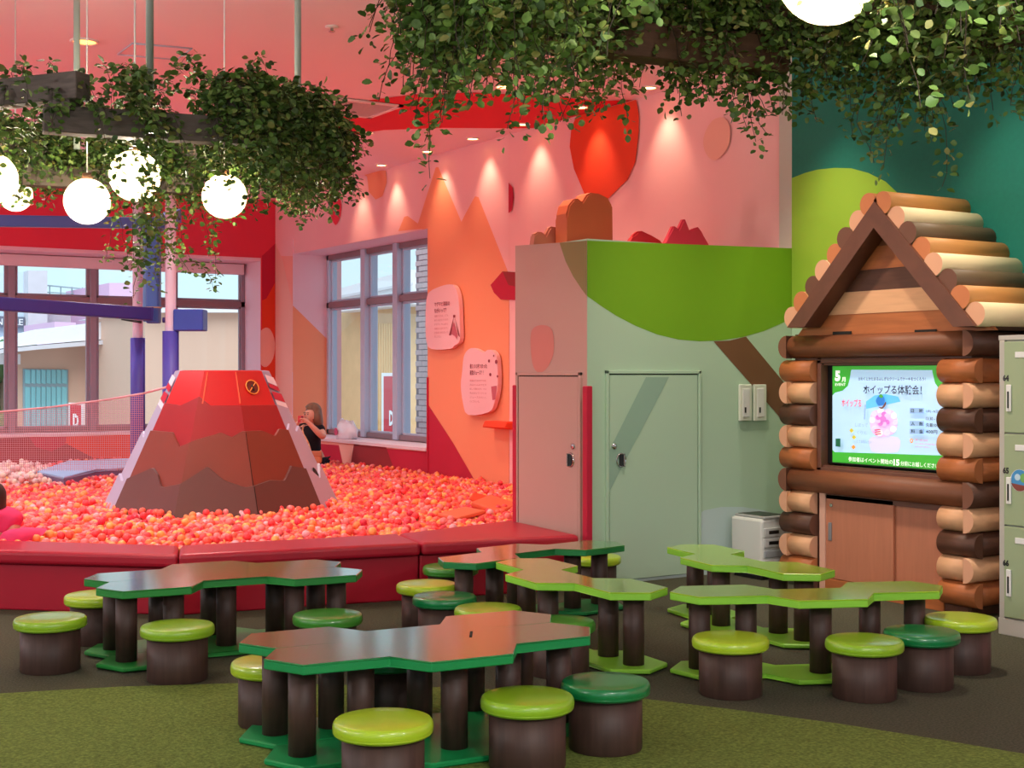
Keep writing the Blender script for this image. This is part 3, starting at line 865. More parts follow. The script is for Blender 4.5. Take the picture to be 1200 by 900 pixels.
# soft shapes lying on the balls by the closet
M_foam = mat('orange_foam', (226, 96, 62), .6)
for (px, py, w, h, t_, lab, rz) in ((580, 592, .34, .3, .05, 'orange foam slab tilted on the balls beside the closet', .5), (541, 602, .32, .26, .035, 'pale orange foam slab sunk flat among the balls', .2), (565, 586, .3, .22, .04, 'small red-orange foam slab behind the tilted slab', .9)):
    p = onz(px, py, .40)
    o = obj('foam_slab', box((-w / 2, -h / 2, -t_ / 2), (w / 2, h / 2, t_ / 2), .015), M_foam if 'red' not in lab else M_vermil, None, False, p)
    o.rotation_euler = (.25 if 'tilted' in lab else .06, -.12, rz)
    tag(o, lab, 'foam block')

# ------------------------------------------------------------------ volcano
M_v1 = mat('volcano_bright_red', (200, 8, 18), .3, .5, coat=.3)
M_v2 = mat('volcano_dark_red', (150, 12, 24), .35, .5, .03, 2)
M_v3 = mat('volcano_rust_brown', (120, 44, 28), .4, .5, .04, 2)
M_v4 = mat('volcano_dark_brown', (92, 48, 44), .4, .5, .04, 2)
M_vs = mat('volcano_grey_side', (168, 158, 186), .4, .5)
M_vstripe = mat('volcano_white_stripe', (236, 226, 236), .4)
M_vline = mat('volcano_orange_line', (240, 90, 50), .5)
vc = C(*VC, 0)
volc = empty('play_volcano', (vc.x, vc.y, 0), -YAW + math.atan2(2.64, 12.45), 'red and brown faceted play volcano rising out of the ball pit', 'play structure')
# local frame: x = right, y = away from the entrance
VA = [-93, -62, -22, 16, 55, 91, 141, -150]
ZT, RB, RT = 1.585, 1.175, .42
def vring(z, off=0.0):
    r = RB + (RT - RB) * z / ZT + off
    return [Vector((r * math.sin(math.radians(a)), -r * math.cos(math.radians(a)), z)) for a in VA]
def vpoint(s, z, off=0.0):          # s: facet index + fraction
    R = vring(z, off); i = int(s) % 8; f = s - int(s)
    return R[i].lerp(R[(i + 1) % 8], f)
def shell(name, z0, zig, off, m, s0=0.0, s1=8.0, n=96, parent=None):
    """a panel layer over facets s0..s1 from z0 up to a jagged upper edge zig(s)"""
    bm = bmesh.new(); lo, hi, hin = [], [], []
    S = sorted(set([round(s0 + (s1 - s0) * i / n, 4) for i in range(n + 1)]))
    for s in S:
        z = zig(s)
        lo.append(bm.verts.new(vpoint(s % 8, z0, off))); hi.append(bm.verts.new(vpoint(s % 8, z, off))); hin.append(bm.verts.new(vpoint(s % 8, z + .006, -.03)))
    for i in range(len(S) - 1):
        bm.faces.new((lo[i], lo[i + 1], hi[i + 1], hi[i])); bm.faces.new((hi[i], hi[i + 1], hin[i + 1], hin[i]))
    bmesh.ops.recalc_face_normals(bm, faces=bm.faces)
    return obj(name, bm, m, parent)
def zig(pts):
    xs = [p[0] for p in pts]; zs = [p[1] for p in pts]
    return lambda s: float(np.interp(s, xs, zs))
# jagged edges measured facet by facet (facets 1..4 face the entrance)
z_dr = zig([(0, 1.30), (1, 1.30), (1.5, 1.28), (2.0, 1.36), (2.3, 1.28), (3, 1.28), (4, 1.28), (5, 1.30), (8, 1.30)])
z_rb = zig([(0, 1.04), (.5, 0.99), (1.0, 1.06), (1.55, 1.05), (1.8, 0.93), (2.1, 0.99), (2.55, 1.05), (2.75, 1.01), (2.95, 1.06), (3.4, 1.06), (3.65, 1.01), (3.8, 1.07), (4.0, 1.06), (4.3, 1.11), (4.6, 1.03), (5, 1.08), (6, 1.02), (7, 1.09), (8, 1.04)])
z_db = zig([(0, 0.66), (.6, 0.61), (1.0, 0.65), (1.4, 0.75), (1.55, 0.69), (1.68, 0.59), (2.0, 0.63), (2.35, 0.77), (2.6, 0.65), (2.9, 0.59), (3.3, 0.64), (3.55, 0.63), (3.75, 0.75), (4.0, 0.72), (4.3, 0.69), (4.6, 0.61), (5, 0.73), (6, 0.64), (7, 0.69), (8, 0.66)])
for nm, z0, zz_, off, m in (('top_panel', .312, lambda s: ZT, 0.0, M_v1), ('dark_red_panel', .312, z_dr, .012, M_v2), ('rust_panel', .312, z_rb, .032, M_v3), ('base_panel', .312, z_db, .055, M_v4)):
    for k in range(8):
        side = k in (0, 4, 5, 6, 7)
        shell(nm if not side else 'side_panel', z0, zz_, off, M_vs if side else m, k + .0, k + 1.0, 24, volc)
R = vring(ZT)
obj('top_cap', flat([p for p in R]), M_v1, volc)
for k, sg in ((0, .35), (4, .35)):
    for j in range(2):
        z1_ = ZT - .03 - j * .15; P = [vpoint(k + .05, z1_, .014), vpoint(k + .95, z1_ - .03, .014), vpoint(k + .95, z1_ - .11, .014), vpoint(k + .05, z1_ - .07, .014)]
        obj('stripe', flat(P), M_vstripe if j == 0 else M_crimson, volc)
        P = [vpoint(k + .05, z1_ - .075, .014), vpoint(k + .95, z1_ - .115, .014), vpoint(k + .95, z1_ - .16, .014), vpoint(k + .05, z1_ - .12, .014)]
        obj('stripe', flat(P), M_crimson if j == 0 else M_vstripe, volc)
for s in (2.1, 2.97):
    a = [vpoint(s, ZT - .01, .004), vpoint(s + .03, ZT - .01, .004), vpoint(s + .03, 1.3, .014), vpoint(s, 1.3, .014)]
    obj('seam_line', flat(a), M_vline, volc)
obj('panel_seam', flat([vpoint(3.0, .32, .058), vpoint(3.012, .32, .058), vpoint(3.012, .60, .058), vpoint(3.0, .60, .058)]), M_dark, volc)
obj('panel_seam', flat([vpoint(3.0, .60, .036), vpoint(3.012, .60, .036), vpoint(3.012, 1.05, .036), vpoint(3.0, 1.05, .036)]), M_dark, volc)
# round no-climbing sign on the right facet
cp = vpoint(3.45, 1.44, .006); ex = (vpoint(3.9, 1.44, .006) - vpoint(3.1, 1.44, .006)).normalized(); ey = (vpoint(3.45, 1.55, .006) - vpoint(3.45, 1.3, .006)).normalized(); en = ex.cross(ey)
obj('sign_disc', flat([cp + (ex * math.cos(t) + ey * math.sin(t)) * .062 + en * .002 for t in np.linspace(0, 2 * math.pi, 25)[:-1]]), mat('sign_dark', (110, 24, 20), .5), volc)
bm = bmesh.new(); ring = [cp + (ex * math.cos(t) + ey * math.sin(t)) * .066 + en * .005 for t in np.linspace(0, 2 * math.pi, 25)]
add_path(bm, ring, .006, 6); add_path(bm, [cp + (ex * -.7 - ey * .7) * .062 + en * .008, cp + (ex * .7 + ey * .7) * .062 + en * .008], .005, 6)
obj('sign_ring', bm, mat('sign_orange', (246, 150, 60), .5), volc)
bm = bmesh.new(); add_tube(bm, cp + en * .005 + ey * .02, cp + en * .005 - ey * .012, .010, seg=8); add_tube(bm, cp + en * .005 - ey * .012, cp + en * .005 - ey * .035 + ex * .012, .008, seg=8)
obj('sign_figure', bm, M_black, volc)
# peep hole on the right side panel
hp = vpoint(4.55, .60, .036); h1 = (vpoint(4.9, .6, .036) - vpoint(4.1, .6, .036)).normalized(); h2 = (vpoint(4.55, .9, .036) - vpoint(4.55, .4, .036)).normalized()
obj('peep_hole', flat([hp + h1 * .085 * math.cos(t) + h2 * .12 * math.sin(t) + h1.cross(h2) * .004 for t in np.linspace(0, 2 * math.pi, 21)[:-1]]), M_dark, volc)

# ------------------------------------------------------------------ climbing frame by the far window
M_post = mat('white_steel_post', (226, 206, 222), .4)
M_pad = mat('violet_blue_post_pad', (82, 76, 176), .45, .5)
M_blue = mat('blue_steel_beam', (72, 106, 182), .4, .5)
M_navy = mat('dark_blue_pad', (52, 46, 128), .45, .5)
D1 = 15.4
def C3(px, py, d): return ond(px, py, d)
def vpost(name, px, d, ytop, ypad, ybot, r, rp, lab):
    b = C((px - 600) / FPX * d, d, 0)
    t = empty(name, b, label=lab, cat='post')
    z = lambda y: EYE - (y - 438) * d / FPX
    obj('pole', tube((0, 0, 0), (0, 0, CEIL), r), M_post, t)
    obj('foam_pad', tube((0, 0, max(z(ybot), 0)), (0, 0, z(ypad)), rp, seg=20), M_pad, t)
    obj('pad_seam', box((rp * .6, -rp * .86, max(z(ybot), 0) + .05), (rp * .68, -rp * .70, z(ypad) - .02)), M_navy, t)
    return t
vpost('padded_post', 161.5, 15.6, 230, 396, 560, .058, .082, 'white post with violet padding left of the hanging blue pad')
vpost('padded_post', 200, 14.9, 230, 388, 560, .058, .088, 'white post with violet padding behind the left edge of the volcano')
def beam(name, a, b, w, h, m, lab, cat='beam'):
    a = Vector(a); b = Vector(b); t = empty(name, (a + b) / 2, label=lab, cat=cat)
    dvec = b - a; L = dvec.length
    o = obj('beam_body', box((-L / 2, -w / 2, -h / 2), (L / 2, w / 2, h / 2), .012), m, t)
    o.rotation_euler = dvec.to_track_quat('X', 'Z').to_euler()
    for s in (-1, 1):
        e = obj('end_cap', box((s * L / 2 - .012, -w / 2 - .004, -h / 2 - .004), (s * L / 2 + .012, w / 2 + .004, h / 2 + .004), .004), m, t)
        e.rotation_euler = o.rotation_euler
    return t
beam('padded_beam', ond(-60, 352, 13.6), ond(174, 368, 15.2), .16, .14, M_navy, 'dark blue padded beam crossing the far window')
t = bpy.data.objects['padded_beam']
bm = bmesh.new(); a_ = ond(142, 374.5, 15.0) - Vector(t.location); b_ = ond(166, 377.5, 15.0) - Vector(t.location)
add_tube(bm, a_, b_, .006, .016, 8); obj('clamp', bm, M_black, t)
beam('overhead_beam', ond(-60, 258, 13.8), ond(205, 262, 15.2), .10, .12, M_blue, 'blue overhead beam of the climbing frame under the leaves', 'beam')
beam('cross_beam', ond(176, 267, 15.0), ond(206, 253, 16.4), .12, .16, M_blue, 'short bright blue cross beam on top of the hanging pad')
t = empty('hanging_pad', ond(181, 379, 15.3), -YAW, 'tall blue pad hanging from the overhead beam before the far window', 'pad')
hgt = (379 - 268) * 15.3 / FPX
obj('pad_body', box((-.085, -.06, 0), (.065, .06, hgt), .02), M_blue, t)
obj('pad_edge', box((-.125, -.03, .02), (-.08, .05, hgt), .01), mat('pale_blue_pad', (112, 150, 204), .4), t)
obj('strap', box((-.09, -.066, .17), (.07, .066, .185), .003), mat('strap_tan', (200, 160, 130), .7), t)
t = empty('padded_block', ond(223, 388, 14.95), -YAW, 'blue padded block right of the second violet post', 'pad')
obj('block_body', box((-.16, -.12, 0), (.165, .12, .235), .015), mat('royal_blue_vinyl', (50, 72, 170), .4), t)
obj('bracket', tube((-.30, 0, .12), (-.15, 0, .12), .03), M_navy, t)
# low blue landing pad
pc = sum((onz(a, b, 0) for a, b in plat_px), Vector()) / len(plat_px)
pp = [onz(a, b, PLZ) for a, b in plat_px]; pcn = sum(pp, Vector()) / len(pp)
t = empty('landing_pad', (pcn.x, pcn.y, 0), label='low pale blue angular landing pad at the far side of the pit', cat='pad')
obj('pad_side', prism([(p.x - pcn.x, p.y - pcn.y) for p in pp], .311, PLZ - .03, .01), mat('slate_violet_vinyl', (128, 108, 148), .5), t)
obj('pad_top', prism([((p.x - pcn.x) * 1.01, (p.y - pcn.y) * 1.01) for p in pp], PLZ - .03, PLZ, .01), mat('pale_blue_vinyl', (150, 170, 212), .4), t)
# safety net hung on a rope
t = empty('safety_net', ond(80, 545, 14.3), label='pink rope with a fine safety net hanging across the far side of the pit', cat='net')
rp = [ond(-90, 492, 14.3), ond(0, 482.5, 14.3), ond(60, 477, 14.3), ond(120, 469, 14.2), ond(168, 461, 14.0), ond(198, 453, 12.3)]
bm = bmesh.new(); add_path(bm, rp, .011, 6); child(obj('rope', bm, mat('rope_pink', (222, 170, 176), .8)), t)
bm = bmesh.new()
for i in range(104):
    px = -90 + i * 2.5
    yt = np.interp(px, [-90, 0, 60, 120, 168], [492, 482.5, 477, 469, 461])
    a = ond(px, yt, 14.3); b = ond(px, 552, 14.3)
    add_tube(bm, a, b, .0028, seg=3, cap=False)
for j in range(36):
    y = 462 + j * 2.5
    xl = np.interp(y, [461, 469, 477, 482.5, 492], [168, 120, 60, 0, -90])
    add_tube(bm, ond(xl, y, 14.3), ond(168, y, 14.3), .0028, seg=3, cap=False)
nt_ = child(obj('netting', bm, mat('net_cord', (206, 150, 160), .8)), t); nt_['kind'] = 'stuff'

# ------------------------------------------------------------------ wall signs
M_signpink = mat('sign_pale_pink', (244, 186, 190), .6)
M_signtxt = mat('sign_dark_red_print', (150, 50, 64), .7)
M_signtxt2 = mat('sign_faint_print', (206, 120, 128), .7)
def wall_sign(outline, lab, th=.05):
    P = smooth_closed(outline, 3)
    pts = [onx(a, b, XW - .02) for a, b in P]
    c = sum(pts, Vector()) / len(pts)
    t = empty('wall_sign', c, label=lab, cat='sign', group='pale pink story signs')
    bm = bmesh.new(); vs = [bm.verts.new((-.0, p.y - c.y, p.z - c.z)) for p in pts]
    f = bm.faces.new(vs); r = bmesh.ops.extrude_face_region(bm, geom=[f])
    for v_ in [g for g in r['geom'] if isinstance(g, bmesh.types.BMVert)]: v_.co.x -= th
    bmesh.ops.recalc_face_normals(bm, faces=bm.faces)
    obj('board', bm, M_signpink, t)
    return t
XS = XW - .075
t = wall_sign([(504, 352), (508, 342), (520, 336), (531, 333.5), (538, 337), (542, 352), (543, 372), (543.5, 386), (543, 400), (537, 405), (531, 409), (510, 409), (504, 400), (503, 375)], 'upper left pale pink wall sign with a small volcano drawing')
t.location.x += 0
def sign_lines(t, title, body, x0, xt, ytitle, x1, y0, dy):
    for i, s in enumerate(title): child(txt(None, s, 'x', XS, x0, ytitle + i * 7.6, xt - i * 4, 5.4, M_signtxt, bold=.015), t)
    for i, s in enumerate(body): child(txt(None, s, 'x', XS, x0, y0 + i * dy, x1 - (8 if i == len(body) - 1 else 0), 2.6, M_signtxt2, bold=0), t)
sign_lines(t, ['マグマと溶岩の', 'ちがいって？'], ['地面の下にある、とても', 'あつい石がとけたもの', 'がマグマ。外に出ると', '溶岩とよばれます。', 'ひえるとかたまって', '石になるよ。'], 509, 527, 356, 525, 370, 4.9)
for tri, m in ((((532, 370), (526, 393), (528.5, 393)), M_signtxt), (((532.5, 370), (539, 395), (537, 393)), M_signtxt), (((532, 377), (528, 391), (533, 394), (535.5, 398), (536, 391)), mat('sign_rose_print', (196, 92, 106), .7)), (((531, 369), (533.5, 369), (533.5, 372), (531, 372)), M_signtxt)):
    child(obj('printed_shape', flat([onx(a, b, XS) for a, b in tri]), m), t)
t = wall_sign([(546, 436), (548, 418), (553, 410), (560, 408), (571, 413), (576, 410), (583, 412), (587, 422), (588, 450), (584, 472), (577, 483), (553, 486), (547, 472), (544.5, 452)], 'lower right pale pink wall sign with a juice glass drawing')
sign_lines(t, ['星１００杯つまった', '星型ジュース？！'], ['地面の下のマグマは、', '火山のふん火でとび', '出して流れます。その', '色はまるでトマトの', 'ジュースみたい。', 'のんでみたいね。'], 550.5, 570.5, 429, 570, 446, 4.9)
for q in ((573, 423, 1.2), (581.5, 424, 1.6), (574.5, 439, 1.3), (583, 441, 1), (578.5, 417, .8)):
    child(obj('printed_dot', flat([onx(q[0] + q[2] * math.cos(a), q[1] + 1.6 * q[2] * math.sin(a), XS) for a in np.linspace(0, 6.28, 9)[:-1]]), M_signtxt), t)
child(obj('printed_glass', flat([onx(a, b, XS) for a, b in ((575.5, 453), (582, 452), (580.5, 468), (577, 469))]), mat('sign_rose_print', (196, 92, 106), .7)), t)

# ------------------------------------------------------------------ log house
M_lg = {'o': mat('log_orange_brown', (168, 98, 54), .5, .4, .14, 5, 0, True, (2, .5, 6)), 't': mat('log_light_tan', (214, 164, 124), .55, .4, .07, 5, 0, True, (2, .5, 6)),
        'd': mat('log_dark_brown', (84, 52, 38), .5, .4, .16, 5, 0, True, (2, .5, 6)), 'm': mat('log_chestnut', (120, 70, 44), .5, .4, .14, 5, 0, True, (2, .5, 6))}
M_roof = {'o': mat('roof_log_ochre', (186, 130, 70), .5, .4, .10, 5, 0, True, (.5, 3, 3)), 't': mat('roof_log_cream', (222, 204, 160), .55, .4, .05, 5, 0, True, (.5, 3, 3)), 'd': mat('roof_log_umber', (96, 78, 54), .5, .4, .12, 5, 0, True, (.5, 3, 3))}
M_cap = {'o': mat('log_end_orange', (192, 116, 72), .6), 't': mat('log_end_pink', (214, 160, 128), .6), 'd': mat('log_end_brown', (104, 66, 50), .6), 'm': mat('log_end_chestnut', (118, 72, 52), .6)}
M_gable = mat('gable_board_brown', (100, 62, 48), .5, .4, .12, 6, 0, True, (1, 1, 1))
M_cab = mat('cabinet_rose_wood', (176, 112, 84), .4, .5, .06, 5, 0, True, (2, 6, .5))
XH = 7.15
YL = onx(927, 500, XH - .04).y; YR = onx(1134, 500, XH - .04).y
house = empty('log_house', ((XH + XW) / 2, (YL + YR) / 2, 0), label='little log house front with a gabled log roof against the teal wall', cat='playhouse')
HO = Vector(house.location)
def hobj(n, bm, m, smooth=False, par=None):
    for v_ in bm.verts: v_.co -= HO
    return obj(n, bm, m, par or house, smooth)
def half_log(p0, p1, r, bulge, m, mc, seg=12):
    """half round log from p0 to p1, flat side on the wall, rounded towards 'bulge'"""
    p0 = Vector(p0); p1 = Vector(p1); b = Vector(bulge); up = Vector((0, 0, 1))
    bm = bmesh.new(); A, B = [], []
    for i in range(seg + 1):
        t = math.pi * i / seg
        w = b * (math.sin(t) * r) + up * (math.cos(t) * r)
        A.append(bm.verts.new(p0 + w)); B.append(bm.verts.new(p1 + w))
    for i in range(seg):
        f = bm.faces.new((A[i], A[i + 1], B[i + 1], B[i])); f.smooth = True
    f = bm.faces.new((A[0], B[0], B[-1], A[-1]))
    c0 = bm.faces.new(list(reversed(A))); c1 = bm.faces.new(B)
    c0.material_index = c1.material_index = 1
    bmesh.ops.recalc_face_normals(bm, faces=bm.faces)
    return hobj('log', bm, [m, mc])
rows = [(.14, 'o'), (.30, 't'), (.46, 'd'), (.62, 't'), (.94, 'o'), (1.10, 't'), (1.26, 'd'), (1.42, 't'), (1.58, 'o')]
LR = .081
ysl = onx(958, 500, XH).y            # right end of the left stubs
ysr = onx(1107, 500, XH).y           # left end of the right stubs
for z, k in rows:
    A = k in 'od'
    half_log((XH, YL + (.085 if A else 0), z), (XH, ysl, z), LR, (-1, 0, 0), M_lg[k], M_cap[k])
    half_log((XH, ysr, z), (XH, YR - (.085 if A else 0), z), LR, (-1, 0, 0), M_lg[k], M_cap[k])
    for Y, s in ((YL, 1), (YR, -1)):
        half_log((XH - (0 if A else .085), Y, z), (XW, Y, z), LR, (0, s, 0), M_lg[k], M_cap[k])
for z, k, r in ((.78, 'm', .086), (1.757, 'm', .084)):
    half_log((XH, YL + .04, z), (XH, YR, z), r, (-1, 0, 0), M_lg['m'], M_cap['m'])
    for Y, s in ((YL, 1), (YR, -1)):
        half_log((XH - .09, Y, z), (XW, Y, z), r, (0, s, 0), M_lg['d'], M_cap['m'])
# body behind the logs
hobj('side_wall', box((XH, YR, 0), (XW, YR + .03, 1.85)), M_lg['d'])
hobj('side_wall', box((XH, YL - .03, 0), (XW, YL, 1.85)), M_lg['d'])
hobj('front_board', box((XH, ysl - .0, 0), (XH + .03, YL - .031, 1.85)), M_gable)
hobj('front_board', box((XH, YR + .031, 0), (XH + .03, ysr + .0, 1.85)), M_gable)
n0, n1 = onx(962, 430, XH).y, ysr     # niche
hobj('front_board', box((XH, n1, 1.62), (XH + .03, n0, 1.85)), M_gable)
hobj('front_board', box((XH, n1, .66), (XH + .03, n0, .90)), M_gable)
hobj('niche_back', box((XH + .12, n1, .88), (XH + .15, n0, 1.66)), M_dark)
for y0, y1, z0, z1 in ((n0 - .02, n0 + .02, .86, 1.66), (n1 - .02, n0 + .02, 1.635, 1.665), (n1 - .02, n0 + .02, .855, .885)):
    hobj('niche_frame', box((XH - .02, y0, z0), (XH + .12, y1, z1), .004), M_gable)
# cupboard below: two sliding doors, plinth and jamb
zc0, zc1 = .09, .69
hobj('cupboard_back', box((XH + .07, n1, 0), (XH + .09, n0, .70)), M_dark)
ym = onx(1044, 630, XH).y
yj = onx(968, 600, XH).y
hobj('cupboard_jamb', box((XH - .012, yj, 0), (XH + .07, n0 + .005, .70), .003), mat('cupboard_edge_tan', (206, 160, 140), .5))
hobj('cupboard_plinth', box((XH - .01, n1 - .0, 0), (XH + .06, yj, .085), .003), M_lg['o'])
for y0, y1, off in ((ym - .02, yj, .0), (n1, ym + .0, .022)):
    dd_ = hobj('cupboard_door', box((XH + off, y0, zc0), (XH + off + .02, y1, zc1), .002), M_cab)
    if off == 0.0:
        hy = onx(973, 600, XH).y
        hobj('door_pull', box((XH - .008, hy - .016, .36), (XH + .004, hy + .016, .49), .004), mat('pull_grey', (150, 150, 156), .35, metal=.6), par=None)
        ly = onx(974.5, 590, XH).y
        o = hobj('door_lock', tube((XH - .008, ly, .615), (XH + .004, ly, .615), .012, seg=12), M_chrome)
# gable: triangle of boards with two thick barge boards
XB = 6.98
apex = onx(1024, 236, XB); gl = onx(922, 384, XB); gr = onx(1143, 382, XB)
ga = Vector((apex.y, apex.z)); gL = Vector((gl.y, gl.z)); gR = Vector((gr.y, gr.z))
def barge(a, b, w, n):
    a, b = Vector(a), Vector(b); d_ = (b - a).normalized(); p = Vector((-d_.y, d_.x))
    if p.y > 0: p = -p
    inn = [a, b, b + p * w, a + p * w]
    return inn
slopeL = (gL - ga).normalized(); slopeR = (gR - ga).normalized()
for q, ww in ((gL, .125), (gR, .125)):
    d_ = (q - ga).normalized()
    # inner edge parallel to the slope, mitred on the centre line
    dz = ww / abs(d_.x)
    pts2 = [(ga.x, ga.y), (q.x, q.y), (q.x + (0 if True else 0), q.y - 0.0), ]
    cutz = gL.y - .02
    pin_top = Vector((ga.x, ga.y - dz)); tt = (pin_top.y - (q.y - .0)) / (-d_.y); pin_bot = pin_top + d_ * ((q.y - pin_top.y) / d_.y)
    poly = [(XB, ga.x, ga.y), (XB, q.x, q.y), (XB, pin_bot.x, pin_bot.y), (XB, pin_top.x, pin_top.y)]
    bm = flat([Vector(p_) for p_ in poly], .17, (1, 0, 0))
    hobj('barge_board', bm, M_gable)
# gable boards
XGB = XH - .01
lines = [(1.0, None)]
tA = ga; zb = 1.835
zs_px = [(270, 1039), (312, 1030), (340, 1032), (366.5, 1035)]
zs = [onx(1030, 288.5, XGB).z, onx(1030, 315, XGB).z, onx(1030, 340, XGB).z, onx(1030, 366.5, XGB).z]
lev = [ga.y - .02] + zs + [zb]
gk = [M_lg['m'], M_lg['o'], M_lg['d'], M_lg['t'], M_lg['o']]
def half_w(z, side):
    q = gL if side > 0 else gR
    f = (ga.y - z) / (ga.y - q.y); return ga.x + (q.x - ga.x) * f
for i in range(5):
    z1_, z0_ = lev[i], lev[i + 1]
    pts3 = [(half_w(z1_, 1), z1_), (half_w(z0_, 1), z0_), (half_w(z0_, -1), z0_), (half_w(z1_, -1), z1_)]
    bm = flat([Vector((XGB - (.004 if i % 2 else 0), a, b - (-.0))) for a, b in pts3], .03, (1, 0, 0))
    hobj('gable_plank', bm, gk[i])
for a0, a1, y in ((976, 998, 391), (1072, 1098, 389)):
    A_, B_ = onx(a0, y, XGB - .006), onx(a1, y, XGB - .006)
    hobj('vent_slot', box((XGB - .012, B_.y, A_.z - .012), (XGB - .004, A_.y, A_.z + .014), .003, 1), M_dark)
# roof logs
ks = 'otdotdot'
for side, q in ((1, gL), (-1, gR)):
    d_ = (q - ga); L_ = d_.length; d_ = d_.normalized(); n_ = Vector((-d_.y, d_.x))
    if n_.y < 0: n_ = -n_
    for i in range(8):
        c2 = ga + d_ * (L_ * (.045 + i * .128)) + n_ * .035
        k = ks[i]
        bm = bmesh.new(); add_tube(bm, (XB + .014 + .01 * (i % 2), c2.x, c2.y), (XW, c2.x, c2.y), .078, seg=24)
        bm.faces.ensure_lookup_table()
        for f in bm.faces:
            if len(f.verts) > 4: f.material_index = 1
        hobj('roof_log', bm, [M_roof[k], M_cap[k]])
    a_, b_ = ga + n_ * -.0, q
    bm = flat([Vector((XB + .17, ga.x, ga.y)), Vector((XW, ga.x, ga.y)), Vector((XW, q.x, q.y)), Vector((XB + .17, q.x, q.y))], .03, (0, -n_.x, -n_.y))
    hobj('roof_board', bm, M_lg['d'])

# television in the niche with the event slide
XT = XH + .045
t0, t1 = onx(975.5, 430, XT).y, onx(1113, 430, XT).y
zt0, zt1 = onx(975.5, 541.5, XT).z, onx(975.5, 429, XT).z
tv = empty('television', (XT, (t0 + t1) / 2, zt0), label='wall television in the log house showing a May event slide', cat='television')
def tvo(n, bm, m): return child(obj(n, bm, m), tv)
bz = onx(966, 430, XT).y
tvo('bezel', box((XT + .004, t1 - .02, zt0 - .012), (XT + .05, bz, zt1 + .02), .004), M_black)
def em(name, rgb, s=1.0): return mat(name, rgb, .3, .5, emit=s * .42)
E_green = em('screen_green', (58, 170, 50)); E_blue = em('screen_sky_blue', (150, 205, 240)); E_pale = em('screen_pale_blue', (176, 214, 246))
E_ink = em('screen_ink', (24, 40, 66)); E_white = em('screen_white', (240, 246, 244)); E_lime = em('screen_lime', (150, 210, 70)); E_dgreen = em('screen_dark_green', (20, 96, 66))
E_pur = em('screen_mauve', (206, 120, 206)); E_lil = em('screen_lilac', (222, 190, 232)); E_cup = em('screen_cup_lavender', (206, 206, 236)); E_cyan = em('screen_cyan', (96, 190, 236)); E_grey = em('screen_grey_blue', (140, 176, 214)); E_red = em('screen_rose', (226, 90, 120)); E_or = em('screen_orange', (230, 150, 60)); E_brown = em('screen_brown', (110, 70, 50)); E_yel = em('screen_yellow', (206, 190, 60))
tvo('screen', box((XT, t1, zt0), (XT + .006, t0, zt1), .001), E_green)
lay = [0]
def sp2(n, pts, m, smooth=0):
    lay[0] += 1
    c_ = XT - .0006 * lay[0]
    if smooth: pts = smooth_closed(pts, smooth)
    return tvo(n, flat([onx(a, b, c_) for a, b in pts]), m)
S = lambda x, y: (960 + x * .1444, 420 + y * .1444)       # close-up measure of the slide
sp2('slide_panel', [S(*p) for p in ((262, 92), (1060, 96), (1060, 790), (125, 760), (108, 742), (108, 300), (130, 278), (190, 262), (232, 225), (250, 160), (256, 110))], E_pale)
sp2('slide_panel', [S(*p) for p in ((915, 66), (1060, 66), (1060, 300), (990, 270), (940, 200), (918, 110))], E_green)
sp2('slide_panel', [S(*p) for p in ((380, 350), (450, 300), (540, 290), (640, 310), (660, 350), (380, 410))], E_cyan)
sp2('slide_panel', [S(*p) for p in ((420, 640), (640, 640), (650, 740), (610, 765), (450, 765), (415, 730))], E_cup, 3)
sp2('slide_panel', [S(*p) for p in ((412, 520), (425, 440), (470, 420), (580, 420), (620, 450), (635, 520), (615, 600), (540, 635), (470, 630), (425, 590))], E_lil, 3)
for (cx_, cy_, r_, m_) in ((430, 500, 22, E_white), (445, 450, 24, E_cup), (500, 430, 26, E_white), (560, 432, 26, E_cup), (606, 465, 24, E_white), (618, 520, 22, E_cup), (600, 575, 24, E_white), (550, 604, 26, E_cup), (490, 606, 24, E_white), (445, 568, 22, E_cup)):
    sp2('slide_mark', [S(cx_ + r_ * math.cos(t_), cy_ + r_ * 1.05 * math.sin(t_)) for t_ in np.linspace(0, 6.283, 11)[:-1]], m_)
for k in range(9):
    t_ = k * 6.283 / 9; cx_, cy_ = 518 + 42 * math.cos(t_), 492 + 40 * math.sin(t_)
    sp2('slide_mark', [S(cx_ + 22 * math.cos(q_), cy_ + 22 * math.sin(q_)) for q_ in np.linspace(0, 6.283, 9)[:-1]], E_pur if k % 2 else E_lil)
sp2('slide_mark', [S(518 + 26 * math.cos(q_), 492 + 26 * math.sin(q_)) for q_ in np.linspace(0, 6.283, 11)[:-1]], E_pur)
for k in range(3): sp2('slide_mark', [S(446 + k * 3, 578 + k * 17), S(492 + k * 3, 572 + k * 17), S(500 + k * 3, 580 + k * 17), S(452 + k * 3, 588 + k * 17)], E_red)
sp2('emblem', [S(460, 345), S(476, 312), S(500, 292), S(524, 314), S(532, 345), S(518, 378), S(480, 382)], em('screen_blue', (40, 120, 205)), 3)
sp2('emblem', [S(484, 306), S(500, 288), S(520, 308), S(504, 322)], em('screen_leaf', (70, 160, 60)), 2)
sp2('emblem', [S(478, 392), S(510, 396), S(538, 350), S(542, 375), S(510, 412)], E_brown, 2)
for (a, b, cc) in ((262, 585, E_yel), (282, 640, E_yel), (278, 720, E_or)):
    sp2('slide_mark', [S(a - 18, b), S(a, b - 20), S(a + 18, b), S(a, b + 20)], cc)
sp2('slide_mark', [S(370, 375), S(380, 375), S(372, 495), S(362, 495)], E_grey)
